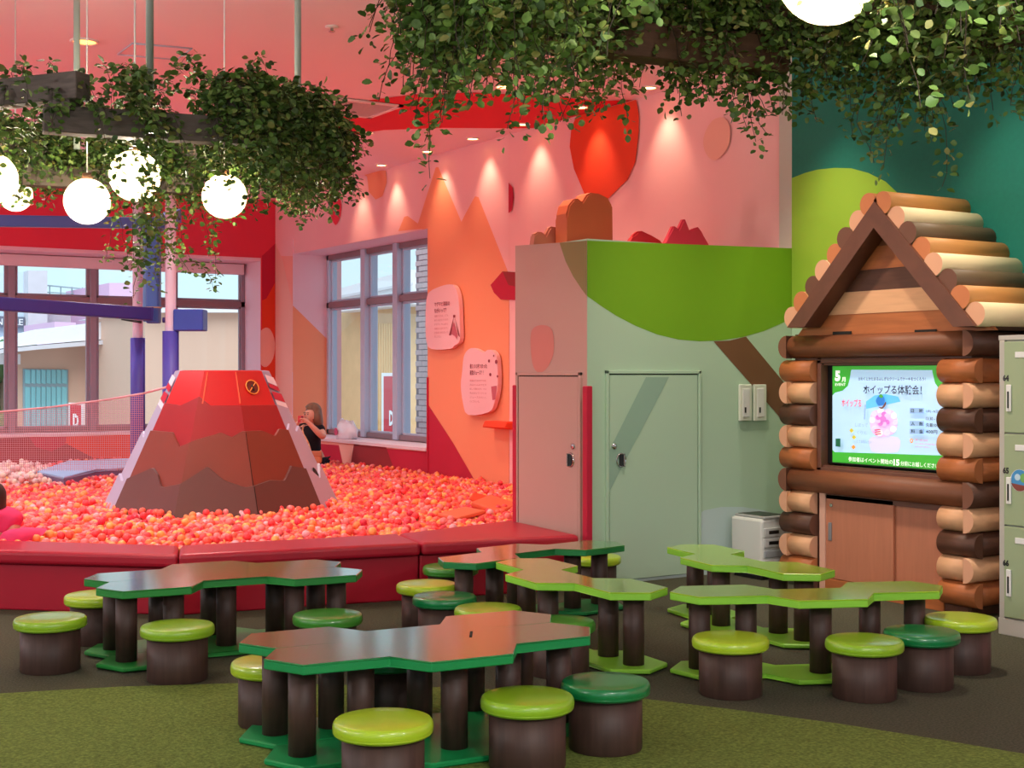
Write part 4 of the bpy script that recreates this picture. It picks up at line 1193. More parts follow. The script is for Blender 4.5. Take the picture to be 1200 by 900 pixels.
for p_ in ((735, 402, 850, 445), (735, 508, 850, 548), (735, 572, 850, 612)):
    sp2('slide_mark', [S(p_[0], p_[1]), S(p_[2], p_[1]), S(p_[2], p_[3]), S(p_[0], p_[3])], E_grey)
sp2('slide_mark', [S(133, 650), S(172, 650), S(172, 718), S(133, 714)], E_dgreen)
sp2('slide_panel', [S(108, 765), S(620, 775), S(1060, 800), S(1060, 902), S(620, 872), S(108, 832)], E_lime if False else E_green)
lay[0] += 2
def st(body, x0, y, x1, h, m, bold=.02):
    a, b = S(x0, y); c_, _ = S(x1, y)
    o = child(txt(None, body, 'x', XT - .0006 * lay[0], a, b, c_, h * .1444, m, bold=bold), tv)
    return o
st('5', 128, 142, 172, 88, E_white, .06); st('月', 182, 172, 214, 40, E_white, .02); st('EVENT', 130, 212, 214, 22, E_white, .01)
st('かわくとかたまるふしぎなクリームでケーキをつくろう！', 318, 166, 862, 30, E_ink, .014)
st('ホイップる体験会！', 358, 254, 832, 74, E_ink, .014)
st('ホイップる', 182, 362, 342, 62, E_red, .02)
st('しぼって', 292, 540, 392, 30, E_grey, 0); st('くりん', 306, 604, 388, 28, E_grey, 0); st('くで本物みたい', 304, 676, 424, 26, E_grey, .01)
st('日　時', 745, 424, 842, 30, E_ink, .01); st('1(木) - 6(日)', 866, 430, 972, 26, E_ink, .01); st('13:30 - 14:30', 866, 490, 1010, 26, E_ink, .01)
st('人　数', 745, 530, 842, 30, E_ink, .01); st('先着10名', 866, 542, 978, 32, E_ink, .012)
st('料　金', 745, 592, 842, 30, E_ink, .01); st('400円', 866, 596, 958, 32, E_ink, .01)
st('0', 736, 668, 762, 40, E_or, .03); st('予約・お問い合わせ', 778, 664, 880, 18, E_red, 0); st('くわしくはスタッフまでおたずねください', 778, 696, 970, 14, E_red, 0); st('ごさんかください', 778, 718, 900, 12, E_red, 0)
st('参加者はイベント開始の', 236, 828, 596, 40, E_white, .01); st('15', 602, 845, 652, 52, E_white, .05); st('分前にお越しください', 660, 862, 968, 40, E_white, .01)
# tilt the whole bottom line like the slide: the lines above are straight

# ------------------------------------------------------------------ lockers
M_lock = mat('locker_sage_enamel', (150, 166, 130), .4, .5)
M_lockf = mat('locker_grey_frame', (178, 174, 166), .4, .5)
LX, LY = 6.82, onx(1170, 560, 6.82).y
loc = empty('locker_unit', (LX, LY, 0), label='sage green metal lockers numbered 64 to 66 at the right edge', cat='locker')
LW, LD, LH = .36, .50, 1.79
obj('carcass', box((.02, -2 * LW, .0), (LD, 0, LH), .004), M_lockf, loc)
obj('plinth', box((0, -2 * LW, 0), (.03, 0, .10), .003), M_lockf, loc)
obj('top_rail', box((0, -2 * LW, LH - .03), (.03, 0, LH), .003), M_lockf, loc)
for yy in (-.025, -LW, -2 * LW + .025): obj('stile', box((0, yy - .018, .10), (.03, yy + .018, LH - .03), .002), M_lockf, loc)
dz = (LH - .14) / 3
def lpx(y): return EYE - (y - 438) * 8.2 / FPX
for c_ in range(2):
    for r_ in range(3):
        z0 = .105 + r_ * dz; y1 = -.045 - c_ * LW; y0 = y1 - LW + .05
        dr = obj('door', box((-.006, y0, z0 + .004), (.02, y1, z0 + dz - .004), .004), M_lock, loc)
        obj('handle', box((-.016, y1 - .055, z0 + dz - .42), (-.006, y1 - .02, z0 + dz - .26), .004), M_white, dr)
        obj('lever', box((-.022, y1 - .042, z0 + dz - .40), (-.015, y1 - .033, z0 + dz - .30), .002), M_black, dr)
        obj('label_holder', box((-.010, y1 - .16, z0 + dz - .10), (-.005, y1 - .08, z0 + dz - .065), .002), M_white, dr)
nm = {2: '64', 1: '65', 0: '66'}
for r_ in range(3):
    zc = .105 + r_ * dz + dz - .22
    y_ = LY - .048
    o = txt(None, nm[r_], 'x', LX - .0075, 1175.2, 438 + (EYE - zc) * FPX / 8.12, 1182.2, 7.5, M_black, 'number', bold=.05); child(o, loc)
A_ = onx(1195, 563, LX - .0075)
emb = [(A_.y, A_.z)]
def disc(cy, cz, r, m, x, a0=0, a1=2 * math.pi, n=24, nmx='emblem'):
    pts = [Vector((x, cy - r * math.cos(t), cz + r * math.sin(t))) for t in np.linspace(a0, a1, n, endpoint=(a1 - a0) < 6)]
    child(obj(nmx, flat(pts), m), loc)
disc(A_.y, A_.z, .066, M_white, LX - .0074)
disc(A_.y, A_.z + .004, .060, mat('emblem_blue', (60, 140, 196), .5), LX - .0078)
disc(A_.y, A_.z - .004, .060, mat('emblem_brown', (130, 60, 50), .5), LX - .0082, math.pi * 1.08, math.pi * 1.85)
disc(A_.y - .03, A_.z + .015, .028, mat('emblem_green', (110, 170, 90), .5), LX - .0086)
disc(A_.y + .015, A_.z + .018, .020, mat('emblem_pale', (180, 210, 230), .5), LX - .0090)

# ------------------------------------------------------------------ white appliance by the log house
base = onz(893, 676, 0)
ap = empty('white_appliance', (base.x, base.y, 0), 0, 'white boxy appliance with two slots beside the log house', 'appliance')
hp_ = (676 - 607) * 10.7 / FPX
obj('body', box((-.14, -.15, .03), (.16, .2, hp_), .02), mat('appliance_white', (206, 208, 204), .45), ap)
obj('foot', box((-.12, -.13, 0), (.14, .18, .03)), M_black, ap)
obj('tray', box((-.12, -.155, hp_ - .005), (.14, .18, hp_ + .02), .01), mat('appliance_grey', (150, 152, 150), .4), ap)
obj('tray_hollow', box((-.10, -.13, hp_ + .018), (.12, .16, hp_ + .023)), M_black, ap)
for zz_, nm_ in ((.36, 'slot'), (.28, 'slot')):
    pl = obj('front_panel', box((-.12, -.165, zz_ - .035), (.14, -.15, zz_ + .035), .006), mat('appliance_panel', (186, 188, 186), .4), ap)
    obj('slot', box((-.08, -.168, zz_ - .012), (.02, -.163, zz_ + .014), .002), M_black, pl)
obj('front_panel', box((-.12, -.165, .17), (.14, -.15, .225), .006), mat('appliance_panel2', (150, 156, 160), .4), ap)
lp = obj('lower_door', box((-.12, -.16, .05), (.14, -.15, .155), .005), M_white, ap)

# ------------------------------------------------------------------ tables
TA, TB, TZ, TT = .36, .208, .43, .042
def rotv(v_, a): return Vector((v_[0] * math.cos(a) - v_[1] * math.sin(a), v_[0] * math.sin(a) + v_[1] * math.cos(a)))
def pol(L, deg): return Vector((L * math.cos(math.radians(deg)), L * math.sin(math.radians(deg))))
PV = pol(TA, 0) + pol(TB, -60); QV = pol(TA, 0) + pol(TB, 60)
def hexpts(c):
    h = [pol(TA, 0) / -2 + pol(TB, 0) * -.5]
    v0 = Vector((-(TA / 2 + TB * .5), 0)); p1 = v0 + pol(TB, -60); p2 = p1 + pol(TA, 0); p3 = p2 + pol(TB, 60); p4 = p3 + pol(TB, 120); p5 = p4 - pol(TA, 0)
    return [c + q for q in (v0, p1, p2, p3, p4, p5)]
def zig_outline(first):
    """union outline of three long hexagons joined in a zigzag (first = 'P' goes down then up, 'Q' up then down), middle one at the origin"""
    if first == 'P': cs = [-PV, Vector((0, 0)), QV]
    else: cs = [-QV, Vector((0, 0)), PV]
    edges = []
    for c in cs:
        h = hexpts(c)
        edges += [(h[i], h[(i + 1) % 6]) for i in range(6)]
    key = lambda p: (round(p.x, 3), round(p.y, 3))
    s = {(key(a), key(b)): (a, b) for a, b in edges}
    nxt = {}
    for (ka, kb), (a, b) in s.items():
        if (kb, ka) not in s: nxt[ka] = (kb, b)
    st_ = next(iter(nxt)); out = []; cur = st_
    while True:
        kb, b = nxt[cur]; out.append(b); cur = kb
        if cur == st_: break
    return out, cs
def table_colour(n, rgb, edge):
    m = mat(n + '_table_top', rgb, .2, .5, .03, 4, coat=1.0)
    m.node_tree.nodes['Principled BSDF'].inputs['Coat IOR'].default_value = 1.9 if n != 'lime' else 1.5
    return mat(n + '_table_top', rgb, .2, .5, .03, 4, coat=1.0), mat(n + '_table_edge', edge, .4, .5)
def make_table(first, mt, me_, ref):
    """one zigzag table at the origin, axis along local x; returns the Empty"""
    t = empty('zigzag_table'); out, cs = zig_outline(first)
    obj('table_top', prism([(p.x, p.y) for p in out], TZ - .006, TZ, .003, 1, True), mt, t)
    grow = [(p.x, p.y) for p in out]
    obj('table_edge', prism(grow, TZ - TT, TZ - .006, .004, 1), me_, t)
    obj('base_plate', prism([(p.x, p.y) for p in out], .008, .032, .006, 1), me_, t)
    for k, c in enumerate(cs):
        offs = (-.125, .125) if k != 1 else (0.0,)
        for o_ in offs:
            obj('leg', tube((c.x + o_, c.y, .03), (c.x + o_, c.y, TZ - TT), .056, seg=24), M_stoolwood, t)
    return t
G_em = table_colour('emerald', (22, 128, 68), (14, 140, 74))
G_li = table_colour('lime', (150, 196, 44), (140, 206, 60))
G_fo = table_colour('forest', (30, 124, 60), (36, 132, 54))
G_dk = table_colour('grass', (50, 130, 60), (24, 120, 60))
def place_table(first, cols, centre_ld, theta, label, nest=False):
    """centre_ld: (lat, d) of the middle hexagon; theta: its long axis as seen from above, 0 = straight across the view"""
    t = make_table(first, cols[0], cols[1], None)
    p = C(*centre_ld, 0)
    t.location = p; t.rotation_euler = (0, 0, -YAW + math.radians(theta))
    tag(t, label, 'table', 'zigzag hexagon tables')
    return t
def anchored(v_ld, which, theta):
    """centre from the position of hexagon corner number 'which' of the middle hexagon"""
    h = hexpts(Vector((0, 0)))[which]
    r = rotv(h, math.radians(theta))
    return (v_ld[0] - r.x, v_ld[1] - r.y)
NEST = pol(TB, 120) + pol(TB, 60)            # offset of the second, nested table to the far side
def nested(c, th): r = rotv(NEST, math.radians(th)); r2 = rotv(pol(TB, 120) * 0 + pol(TB, 90) * 0, 0); return (c[0] + r.x, c[1] + r.y)
cF = anchored((-.315, 5.35), 1, 27)
place_table('P', G_em, cF, 27, 'nearer half of the emerald-edged table pair in front')
offB = rotv(pol(TB, 60) + pol(TB, 120), math.radians(27))
offB = -rotv(pol(TB, -60) + pol(TB, -120), math.radians(27))
place_table('P', G_em, (cF[0] + offB.x, cF[1] + offB.y), 27, 'farther half of the emerald-edged table pair in front')
cL = anchored((-1.69, 7.46), 1, 27)
place_table('Q', G_fo, cL, 27, 'nearer half of the green table pair before the red bench')
place_table('Q', G_fo, (cL[0] + offB.x, cL[1] + offB.y), 27, 'farther half of the green table pair before the red bench')
cY = anchored((.13, 7.38), 2, -62)
place_table('P', G_li, cY, -62, 'yellow-lit lime table left of the centre aisle, behind the front table')
cG = anchored((.01, 8.58), 1, 42)
place_table('Q', G_dk, cG, 42, 'grass green table standing across the end of the red bench')
cR = anchored((1.43, 6.80), 1, 8)
place_table('P', G_li, cR, 8, 'lime table at the right front, with four stools before it')
cK = anchored((1.18, 8.07), 2, -66)
place_table('P', G_li, cK, -66, 'lime table at the right back, near the white appliance')

# cable hatch slit in the front table top
sl_ = onz(552, 743, TZ + .001)
for t in [o for o in bpy.data.objects if o.get('label') == 'nearer half of the emerald-edged table pair in front']:
    bm = box((-.006, -.06, -.001), (.006, .06, .001)); o = obj('cable_slot', bm, M_dark, t)
    o.matrix_parent_inverse = Matrix.LocRotScale(t.location, t.rotation_euler, None).inverted(); o.location = sl_; o.rotation_euler = (0, 0, -YAW + math.radians(0))

# ------------------------------------------------------------------ stools
SCOL = {'l': mat('lime_vinyl', (170, 205, 40), .3, .5, .03, 3, coat=.4), 'y': mat('yellow_green_vinyl', (140, 186, 36), .3, .5, .03, 3, coat=.4), 'g': mat('grass_green_vinyl', (62, 140, 44), .3, .5, .03, 3, coat=.4), 'e': mat('emerald_vinyl', (12, 120, 62), .3, .5, .03, 3, coat=.4)}
SNAME = {'l': 'lime', 'y': 'yellow-green', 'g': 'grass green', 'e': 'emerald'}
protos = {}
def make_stool(k):
    t = empty('round_stool')
    obj('base', lathe([(0, 0), (.150, 0), (.153, .004), (.153, .225), (0, .225)], 40), M_stoolwood, t)
    for p_ in t.children[0].data.polygons: p_.use_smooth = abs(p_.normal.z) < .5
    prof = [(0, .222), (.172, .222)] + [(.172 + .015 * math.sin(a), .248 - .026 * math.cos(a)) for a in np.linspace(.2, math.pi / 2, 5)] + [(.172 + .015 * math.cos(a), .252 + .026 * math.sin(a)) for a in np.linspace(0, math.pi / 2, 6)] + [(.10, .281), (0, .282)]
    cu = obj('cushion', lathe(prof, 40), SCOL[k], t, True)
    pi_ = obj('piping', lathe([(.174, .226), (.183, .229), (.186, .235), (.182, .240), (.172, .238)], 40), SCOL[k], cu, True)
    return t
STOOLS = [
    (449, 5.05, 'l', 'lime stool nearest the viewer, cut by the lower edge'),
    (618, 5.42, 'y', 'yellow-green stool in front, left of the emerald one'),
    (709.5, 5.68, 'e', 'emerald stool in front, at the right end of the front table'),
    (856, 6.66, 'l', 'pale lime stool before the left end of the right front table'),
    (1013, 6.60, 'y', 'yellow-green stool before the middle of the right front table'),
    (1080, 6.82, 'e', 'emerald stool in the right group, between two lighter stools'),
    (1125.5, 7.2, 'l', 'lime stool closest to the lockers'),
    (59, 7.2, 'y', 'yellow-green stool standing alone at the far left'),
    (208, 6.98, 'y', 'yellow-green stool before the left table pair, on the carpet edge'),
    (114, 7.95, 'l', 'lime stool behind the left end of the left table pair'),
    (384, 7.30, 'g', 'grass green stool between the left table pair and the front table'),
    (320, 6.08, 'l', 'lime stool half hidden behind the left legs of the front table'),
    (528, 9.12, 'g', 'grass green stool closest to the red bench'),
    (500, 8.36, 'l', 'lime stool in the middle cluster, leftmost of it'),
    (521, 7.90, 'e', 'emerald stool in the middle of the cluster behind the front table'),
    (572, 7.50, 'y', 'yellow-green stool just behind the right end of the front table'),
    (656, 7.10, 'g', 'grass green stool between the front table and the lime table'),
    (697, 9.62, 'l', 'lime stool behind the grass green table, by the closet'),
    (453, 6.22, 'e', 'emerald stool tucked in shadow under the front table'),
]
for px, d_, k, lab in STOOLS:
    if k not in protos:
        protos[k] = make_stool(k); remember(protos[k]); s_ = protos[k]
    else: s_ = copy_tree(protos[k])
    s_.location = C((px - 600) / FPX * d_, d_, 0.006 if d_ < 6.3 else 0.0)
    s_.rotation_euler = (0, 0, RND.uniform(0, 6))
    tag(s_, lab, 'stool', 'round padded stools')

# ------------------------------------------------------------------ hanging rings with foliage, globe lamps
M_beam = mat('weathered_grey_wood', (104, 92, 86), .7, .3, .2, 8, .1, True, (1, 1, 6))
M_beamb = mat('weathered_brown_wood', (92, 66, 50), .7, .3, .2, 8, .1, True, (1, 1, 6))
M_rod = mat('grey_green_rod', (150, 160, 150), .4)
LEAFC = [(84, 116, 50), (104, 134, 62), (72, 100, 46), (124, 146, 76), (132, 132, 70), (58, 82, 40)]
LEAFM = []
for i, c in enumerate(LEAFC):
    m = mat('leaf_green_%s' % 'abcdef'[i], c, .5, .35, .12, 20)
    p_ = m.node_tree.nodes['Principled BSDF']
    LEAFM.append(m)
M_stem = mat('vine_stem', (58, 46, 30), .8)
# a rounded, slightly cupped leaf, unit length along +y
LV = np.array([(0, 0, 0), (-.34, .28, .08), (-.40, .60, .10), (-.18, .92, .03), (0, 1.0, -.04), (.18, .92, .03), (.40, .60, .10), (.34, .28, .08), (0, .5, -.02)], float)
LF = np.array([(0, 8, 1), (1, 8, 2), (2, 8, 3), (3, 8, 4), (4, 8, 5), (5, 8, 6), (6, 8, 7), (7, 8, 0)])
def leaf_cloud(centre_ld, vines, leaf_size, seed, clumps=None):
    rng = np.random.default_rng(seed)
    leaves, stems = [], []
    for (start, length, outward) in vines:
        p = np.array(start, float); v = np.array(outward, float) * .9 + np.array([0, 0, .55])
        n = max(4, int(length / .027)); path = [p.copy()]
        curl = rng.normal(0, 1, 3) * .25
        for i in range(n):
            v = v + np.array([0, 0, -.34]) + rng.normal(0, .24, 3) + curl * .12
            v = v / np.linalg.norm(v)
            p = p + v * .027
            path.append(p.copy())
            for _ in range(3 if rng.random() < .6 else 2):
                dr = rng.normal(0, 1, 3); dr[2] = dr[2] * .5 - .25; dr /= np.linalg.norm(dr)
                up = rng.normal(0, .6, 3) + np.array([0, 0, 1.0]) + np.array(outward) * .5
                xx = np.cross(dr, up); xx /= np.linalg.norm(xx); zz__ = np.cross(xx, dr)
                s = leaf_size * rng.uniform(.6, 1.25) * (1.0 - .30 * i / n)
                leaves.append((p + dr * rng.uniform(.008, .035), np.stack([xx, dr, zz__], 1) * s, rng.choice(6, p=[.26, .24, .2, .13, .09, .08])))
        stems.append(path)
    return leaves, stems
def foliage_mesh(name, leaves, parent, off):
    n = len(leaves)
    Vs = np.concatenate([LV @ R.T + (p - off) for p, R, m in leaves]); Fs = (LF[None] + (np.arange(n) * len(LV))[:, None, None]).reshape(-1, 3)
    Ms = np.repeat(np.array([m for _, _, m in leaves]), len(LF))
    me = bpy.data.meshes.new(name)
    me.vertices.add(len(Vs)); me.vertices.foreach_set('co', Vs.ravel().astype(np.float32))
    me.loops.add(Fs.size); me.loops.foreach_set('vertex_index', Fs.ravel().astype(np.int32))
    me.polygons.add(len(Fs)); me.polygons.foreach_set('loop_start', np.arange(0, Fs.size, 3, dtype=np.int32))
    me.polygons.foreach_set('material_index', Ms.astype(np.int32)); me.polygons.foreach_set('use_smooth', np.ones(len(Fs), dtype=bool))
    for m in LEAFM: me.materials.append(m)
    me.update(calc_edges=True)
    o = bpy.data.objects.new(name, me); link(o, parent); o['kind'] = 'stuff'
    return o
RA = .95; OCT_SIDE = 2 * RA * math.tan(math.pi / 8)
def make_ring(cld, label, seed, density, rods, mb, leafparts, leaf_size, dens_fn):
    c = C(*cld, 2.66)
    ring = empty('hanging_planter', c, -YAW, label, 'planter', None)
    for k in range(8):
        a = math.radians(-90 + 22.5 + 45 * k)          # side centre direction in the local frame (x right, y away)
        upper = k % 2 == 1
        z0 = .15 if upper else 0.0
        b_ = obj('beam', box((-OCT_SIDE / 2 - .10, -.05, z0), (OCT_SIDE / 2 + .10, .05, z0 + .125), .004, 1), mb, ring)
        b_.location = (RA * math.cos(a), RA * math.sin(a), 0); b_.rotation_euler = (0, 0, a + math.pi / 2)
        if upper:
            for s in (-1, 1):
                blk = obj('spacer_block', box((-.06, -.045, .10), (.06, .045, .16)), mb, ring)
                blk.matrix_local = Matrix.Translation((RA * math.cos(a), RA * math.sin(a), 0)) @ Matrix.Rotation(a + math.pi / 2, 4, 'Z') @ Matrix.Translation((s * OCT_SIDE / 2, 0, 0))
    for (px, d_) in rods:
        w = C((px - 600) / FPX * d_, d_, 0); l_ = Matrix.Rotation(YAW, 4, 'Z') @ (Vector((w.x, w.y, 0)) - Vector((c.x, c.y, 0)))
        obj('rod', tube((l_.x, l_.y, .2), (l_.x, l_.y, CEIL - 2.66), .019, seg=12), M_rod, ring)
    rng = np.random.default_rng(seed)
    vines = []
    for i in range(density):
        k = rng.integers(0, 8); a = math.radians(-90 + 22.5 + 45 * k); s = rng.uniform(-.5, .5) * (OCT_SIDE + .1)
        out = np.array([math.cos(a), math.sin(a), 0]); tang = np.array([-math.sin(a), math.cos(a), 0])
        inner = rng.random() < .3
        pos = out * (RA + rng.uniform(-.08, .06)) + tang * s + np.array([0, 0, rng.uniform(.12, .36)])
        wv = C(cld[0] + pos[0], cld[1] + pos[1])
        dd_ = cld[1] + pos[1]; px = 600 + (cld[0] + pos[0]) / dd_ * FPX
        near = pos[1] < 0
        L_ = dens_fn(px, near, rng)
        if L_ <= 0: continue
        vines.append((pos, L_, -out * .6 if inner else out * .8))
    leaves, stems = leaf_cloud(cld, vines, leaf_size, seed + 1)
    idx = list(range(len(leaves)))
    if leafparts:
        def score(i):
            p = leaves[i][0]; dd_ = cld[1] + p[1]; px = 600 + (cld[0] + p[0]) / dd_ * FPX; py = 438 - (2.66 + p[2] - EYE) / dd_ * FPX
            return dd_ - np.linalg.norm(leaves[i][1][:, 1]) * 12 if (5 < px < 1195 and 4 < py < 300) else 99
        idx.sort(key=score)
    chosen = idx[:300] if leafparts else []
    cs_ = set(chosen)
    foliage_mesh('foliage', [leaves[i] for i in range(len(leaves)) if i not in cs_], ring, np.zeros(3))
    lme = {}
    for i in chosen:
        p, R_, m = leaves[i]
        if m not in lme:
            me = bpy.data.meshes.new('leaf'); me.from_pydata([tuple(x) for x in LV], [], [tuple(int(y) for y in x) for x in LF]); me.materials.append(LEAFM[m])
            for pl in me.polygons: pl.use_smooth = True
            lme[m] = me
        o = bpy.data.objects.new('leaf', lme[m]); COL.objects.link(o); o.parent = ring
        M4 = Matrix([[*R_[0], p[0]], [*R_[1], p[1]], [*R_[2], p[2]], [0, 0, 0, 1]])
        o.matrix_local = M4
    bm = bmesh.new()
    for path in stems:
        for a_, b_ in zip(path[:-1:2], path[2::2]): add_tube(bm, a_, b_, 0.0014, seg=3, cap=False)
    o = obj('stems', bm, M_stem, ring); o['kind'] = 'stuff'
    return ring
def dens_left(px, near, rng):
    b = rng.uniform(.22, .62)
    if near and 165 < px < 250: b = 0 if rng.random() < .75 else rng.uniform(.1, .2)
    elif near and px < 130: b = b * .8 if rng.random() < .7 else 0
    if near and 250 < px: b = rng.uniform(.25, .62)
    if not near: b *= .72
    if 150 < px < 172 and rng.random() < .22: b = rng.uniform(.9, 1.05)
    if not near and 195 < px < 222 and rng.random() < .2: b = rng.uniform(.8, 1.0)
    if px < 135 and near and rng.random() < .8: b = 0
    return b
def dens_right(px, near, rng):
    b = rng.uniform(.2, .48)
    if 520 < px < 620: b = rng.uniform(.3, .6)
    if 620 < px < 690 and rng.random() < .6: b = 0
    if near: b += rng.uniform(.0, .22)
    if near and 880 < px < 1060: return 0
    if not near and 905 < px < 1035: b = rng.uniform(.3, .5)
    if px > 900: b += rng.uniform(-.05, .06)
    if 1040 < px < 1120 and rng.random() < .4: b += .26
    return b
make_ring((-2.05, 7.3), 'hanging wooden octagon with trailing ivy over the ball pit side', 21, 1350, ((90, 7.9), (175.5, 6.5), (349, 7.6)), M_beam, True, .042, dens_left)
make_ring((.90, 3.95), 'hanging wooden octagon with large trailing leaves overhead in front', 44, 1800, ((957, 3.2), (800, 4.4), (1130, 4.4)), M_beamb, True, .037, dens_right)

M_globe = mat('glowing_globe_glass', (255, 230, 176), .4, emit=.85)
_t = M_globe.node_tree; _mx = _t.nodes.new('ShaderNodeMixShader'); _tr = _t.nodes.new('ShaderNodeBsdfTransparent'); _mx.inputs[0].default_value = .75
_t.links.new(_tr.outputs[0], _mx.inputs[1]); _t.links.new(_t.nodes['Principled BSDF'].outputs[0], _mx.inputs[2]); _t.links.new(_mx.outputs[0], _t.nodes['Material Output'].inputs[0])
def globe(px, py, d_, r, lab):
    p = ond(px, py, d_)
    t = empty('globe_lamp', p, label=lab, cat='pendant lamp', group='glowing globe pendant lamps')
    bm = bmesh.new(); bmesh.ops.create_uvsphere(bm, u_segments=32, v_segments=20, radius=r)
    obj('globe', bm, M_globe, t, True)
    d = bpy.data.lights.new('globe_glow', 'POINT'); d.energy = 46; d.color = (1.0, .90, .72); d.shadow_soft_size = .012
    lo_ = bpy.data.objects.new('globe_glow', d); link(lo_, t)
    obj('cap', lathe([(0, r + .03), (.025, r + .03), (.03, r - .008), (0, r - .008)], 16), M_beamb, t, True)
    obj('cord', tube((0, 0, r + .02), (0, 0, CEIL - p.z), .004, seg=6), M_white, t)
    return t
globe(102, 236, 7.5, .125, 'globe lamp hanging lowest in the left planter, bare of leaves')
globe(158, 206, 6.75, .125, 'globe lamp nearest in the left planter, veiled by leaves at the top')
globe(263, 230, 7.7, .125, 'globe lamp at the right side of the left planter, behind leaves')
globe(-9, 209, 6.9, .125, 'globe lamp cut by the left edge of the photo')
globe(972, -34, 3.22, .125, 'big glowing globe lamp at the top edge in the near planter')
globe(18, 228, 9.0, .11, 'small pale globe lamp behind the left planter leaves')

# ------------------------------------------------------------------ people
def skin_fig(name, nodes, edges, m, parent, sub=2, root=0):
    me = bpy.data.meshes.new(name)
    me.from_pydata([tuple(n[0]) for n in nodes], edges, [])
    o = bpy.data.objects.new(name, me); link(o, parent)
    o.modifiers.new('skin', 'SKIN')
    sv = me.skin_vertices[0].data
    for i, n in enumerate(nodes):
        r = n[1]; sv[i].radius = (r, r) if not isinstance(r, tuple) else r
        sv[i].use_root = i == root
    if sub:
        s = o.modifiers.new('smooth', 'SUBSURF'); s.levels = sub; s.render_levels = sub
    bpy.context.view_layer.update()
    dg = bpy.context.evaluated_depsgraph_get()
    m2 = bpy.data.meshes.new_from_object(o.evaluated_get(dg))
    o.modifiers.clear(); o.data = m2; m2.materials.clear(); m2.materials.append(m)
    for p_ in m2.polygons: p_.use_smooth = True
    return o
def chain(nodes, edges, start, pts):
    prev = start
    for p, r in pts:
        nodes.append((Vector(p), r)); edges.append((prev, len(nodes) - 1)); prev = len(nodes) - 1
    return prev
M_skin = mat('skin', (222, 158, 134), .5, .4)
M_hair = mat('brown_hair', (122, 86, 64), .55, .4, .2, 30, 0, False, (1, 1, .2))
M_shirt = mat('black_shirt', (26, 22, 28), .8, .2)
M_trous = mat('dark_trousers', (40, 38, 52), .8, .2)
def hand(nodes, edges, wrist, direc, palm_n, scale=1.0, curl=.5):
    """palm and five curled fingers from a wrist node"""
    d_ = Vector(direc).normalized(); n_ = Vector(palm_n).normalized(); s_ = d_.cross(n_).normalized(); n_ = s_.cross(d_)
    w = nodes[wrist][0]
    pm = chain(nodes, edges, wrist, [(w + d_ * .045 * scale, .022 * scale)])
    pc_ = nodes[pm][0]
    for k, (o_, L) in enumerate(((-.027, .062), (-.009, .072), (.009, .068), (.026, .054))):
        b_ = pc_ + d_ * .028 * scale + s_ * o_ * scale
        q1 = b_ + (d_ * (1 - curl * .3) + n_ * curl * .6).normalized() * L * .5 * scale
        q2 = q1 + (d_ * (1 - curl) + n_ * curl * 1.4).normalized() * L * .5 * scale
        chain(nodes, edges, pm, [(b_, .0095 * scale), (q1, .0085 * scale), (q2, .007 * scale)])
    b_ = pc_ - d_ * .015 * scale - s_ * .03 * scale
    chain(nodes, edges, pm, [(b_, .011 * scale), (b_ + (d_ * .8 - s_ * .6 + n_ * .3).normalized() * .035 * scale, .0095 * scale), (b_ + (d_ * .9 - s_ * .3 + n_ * .6).normalized() * .062 * scale, .008 * scale)])
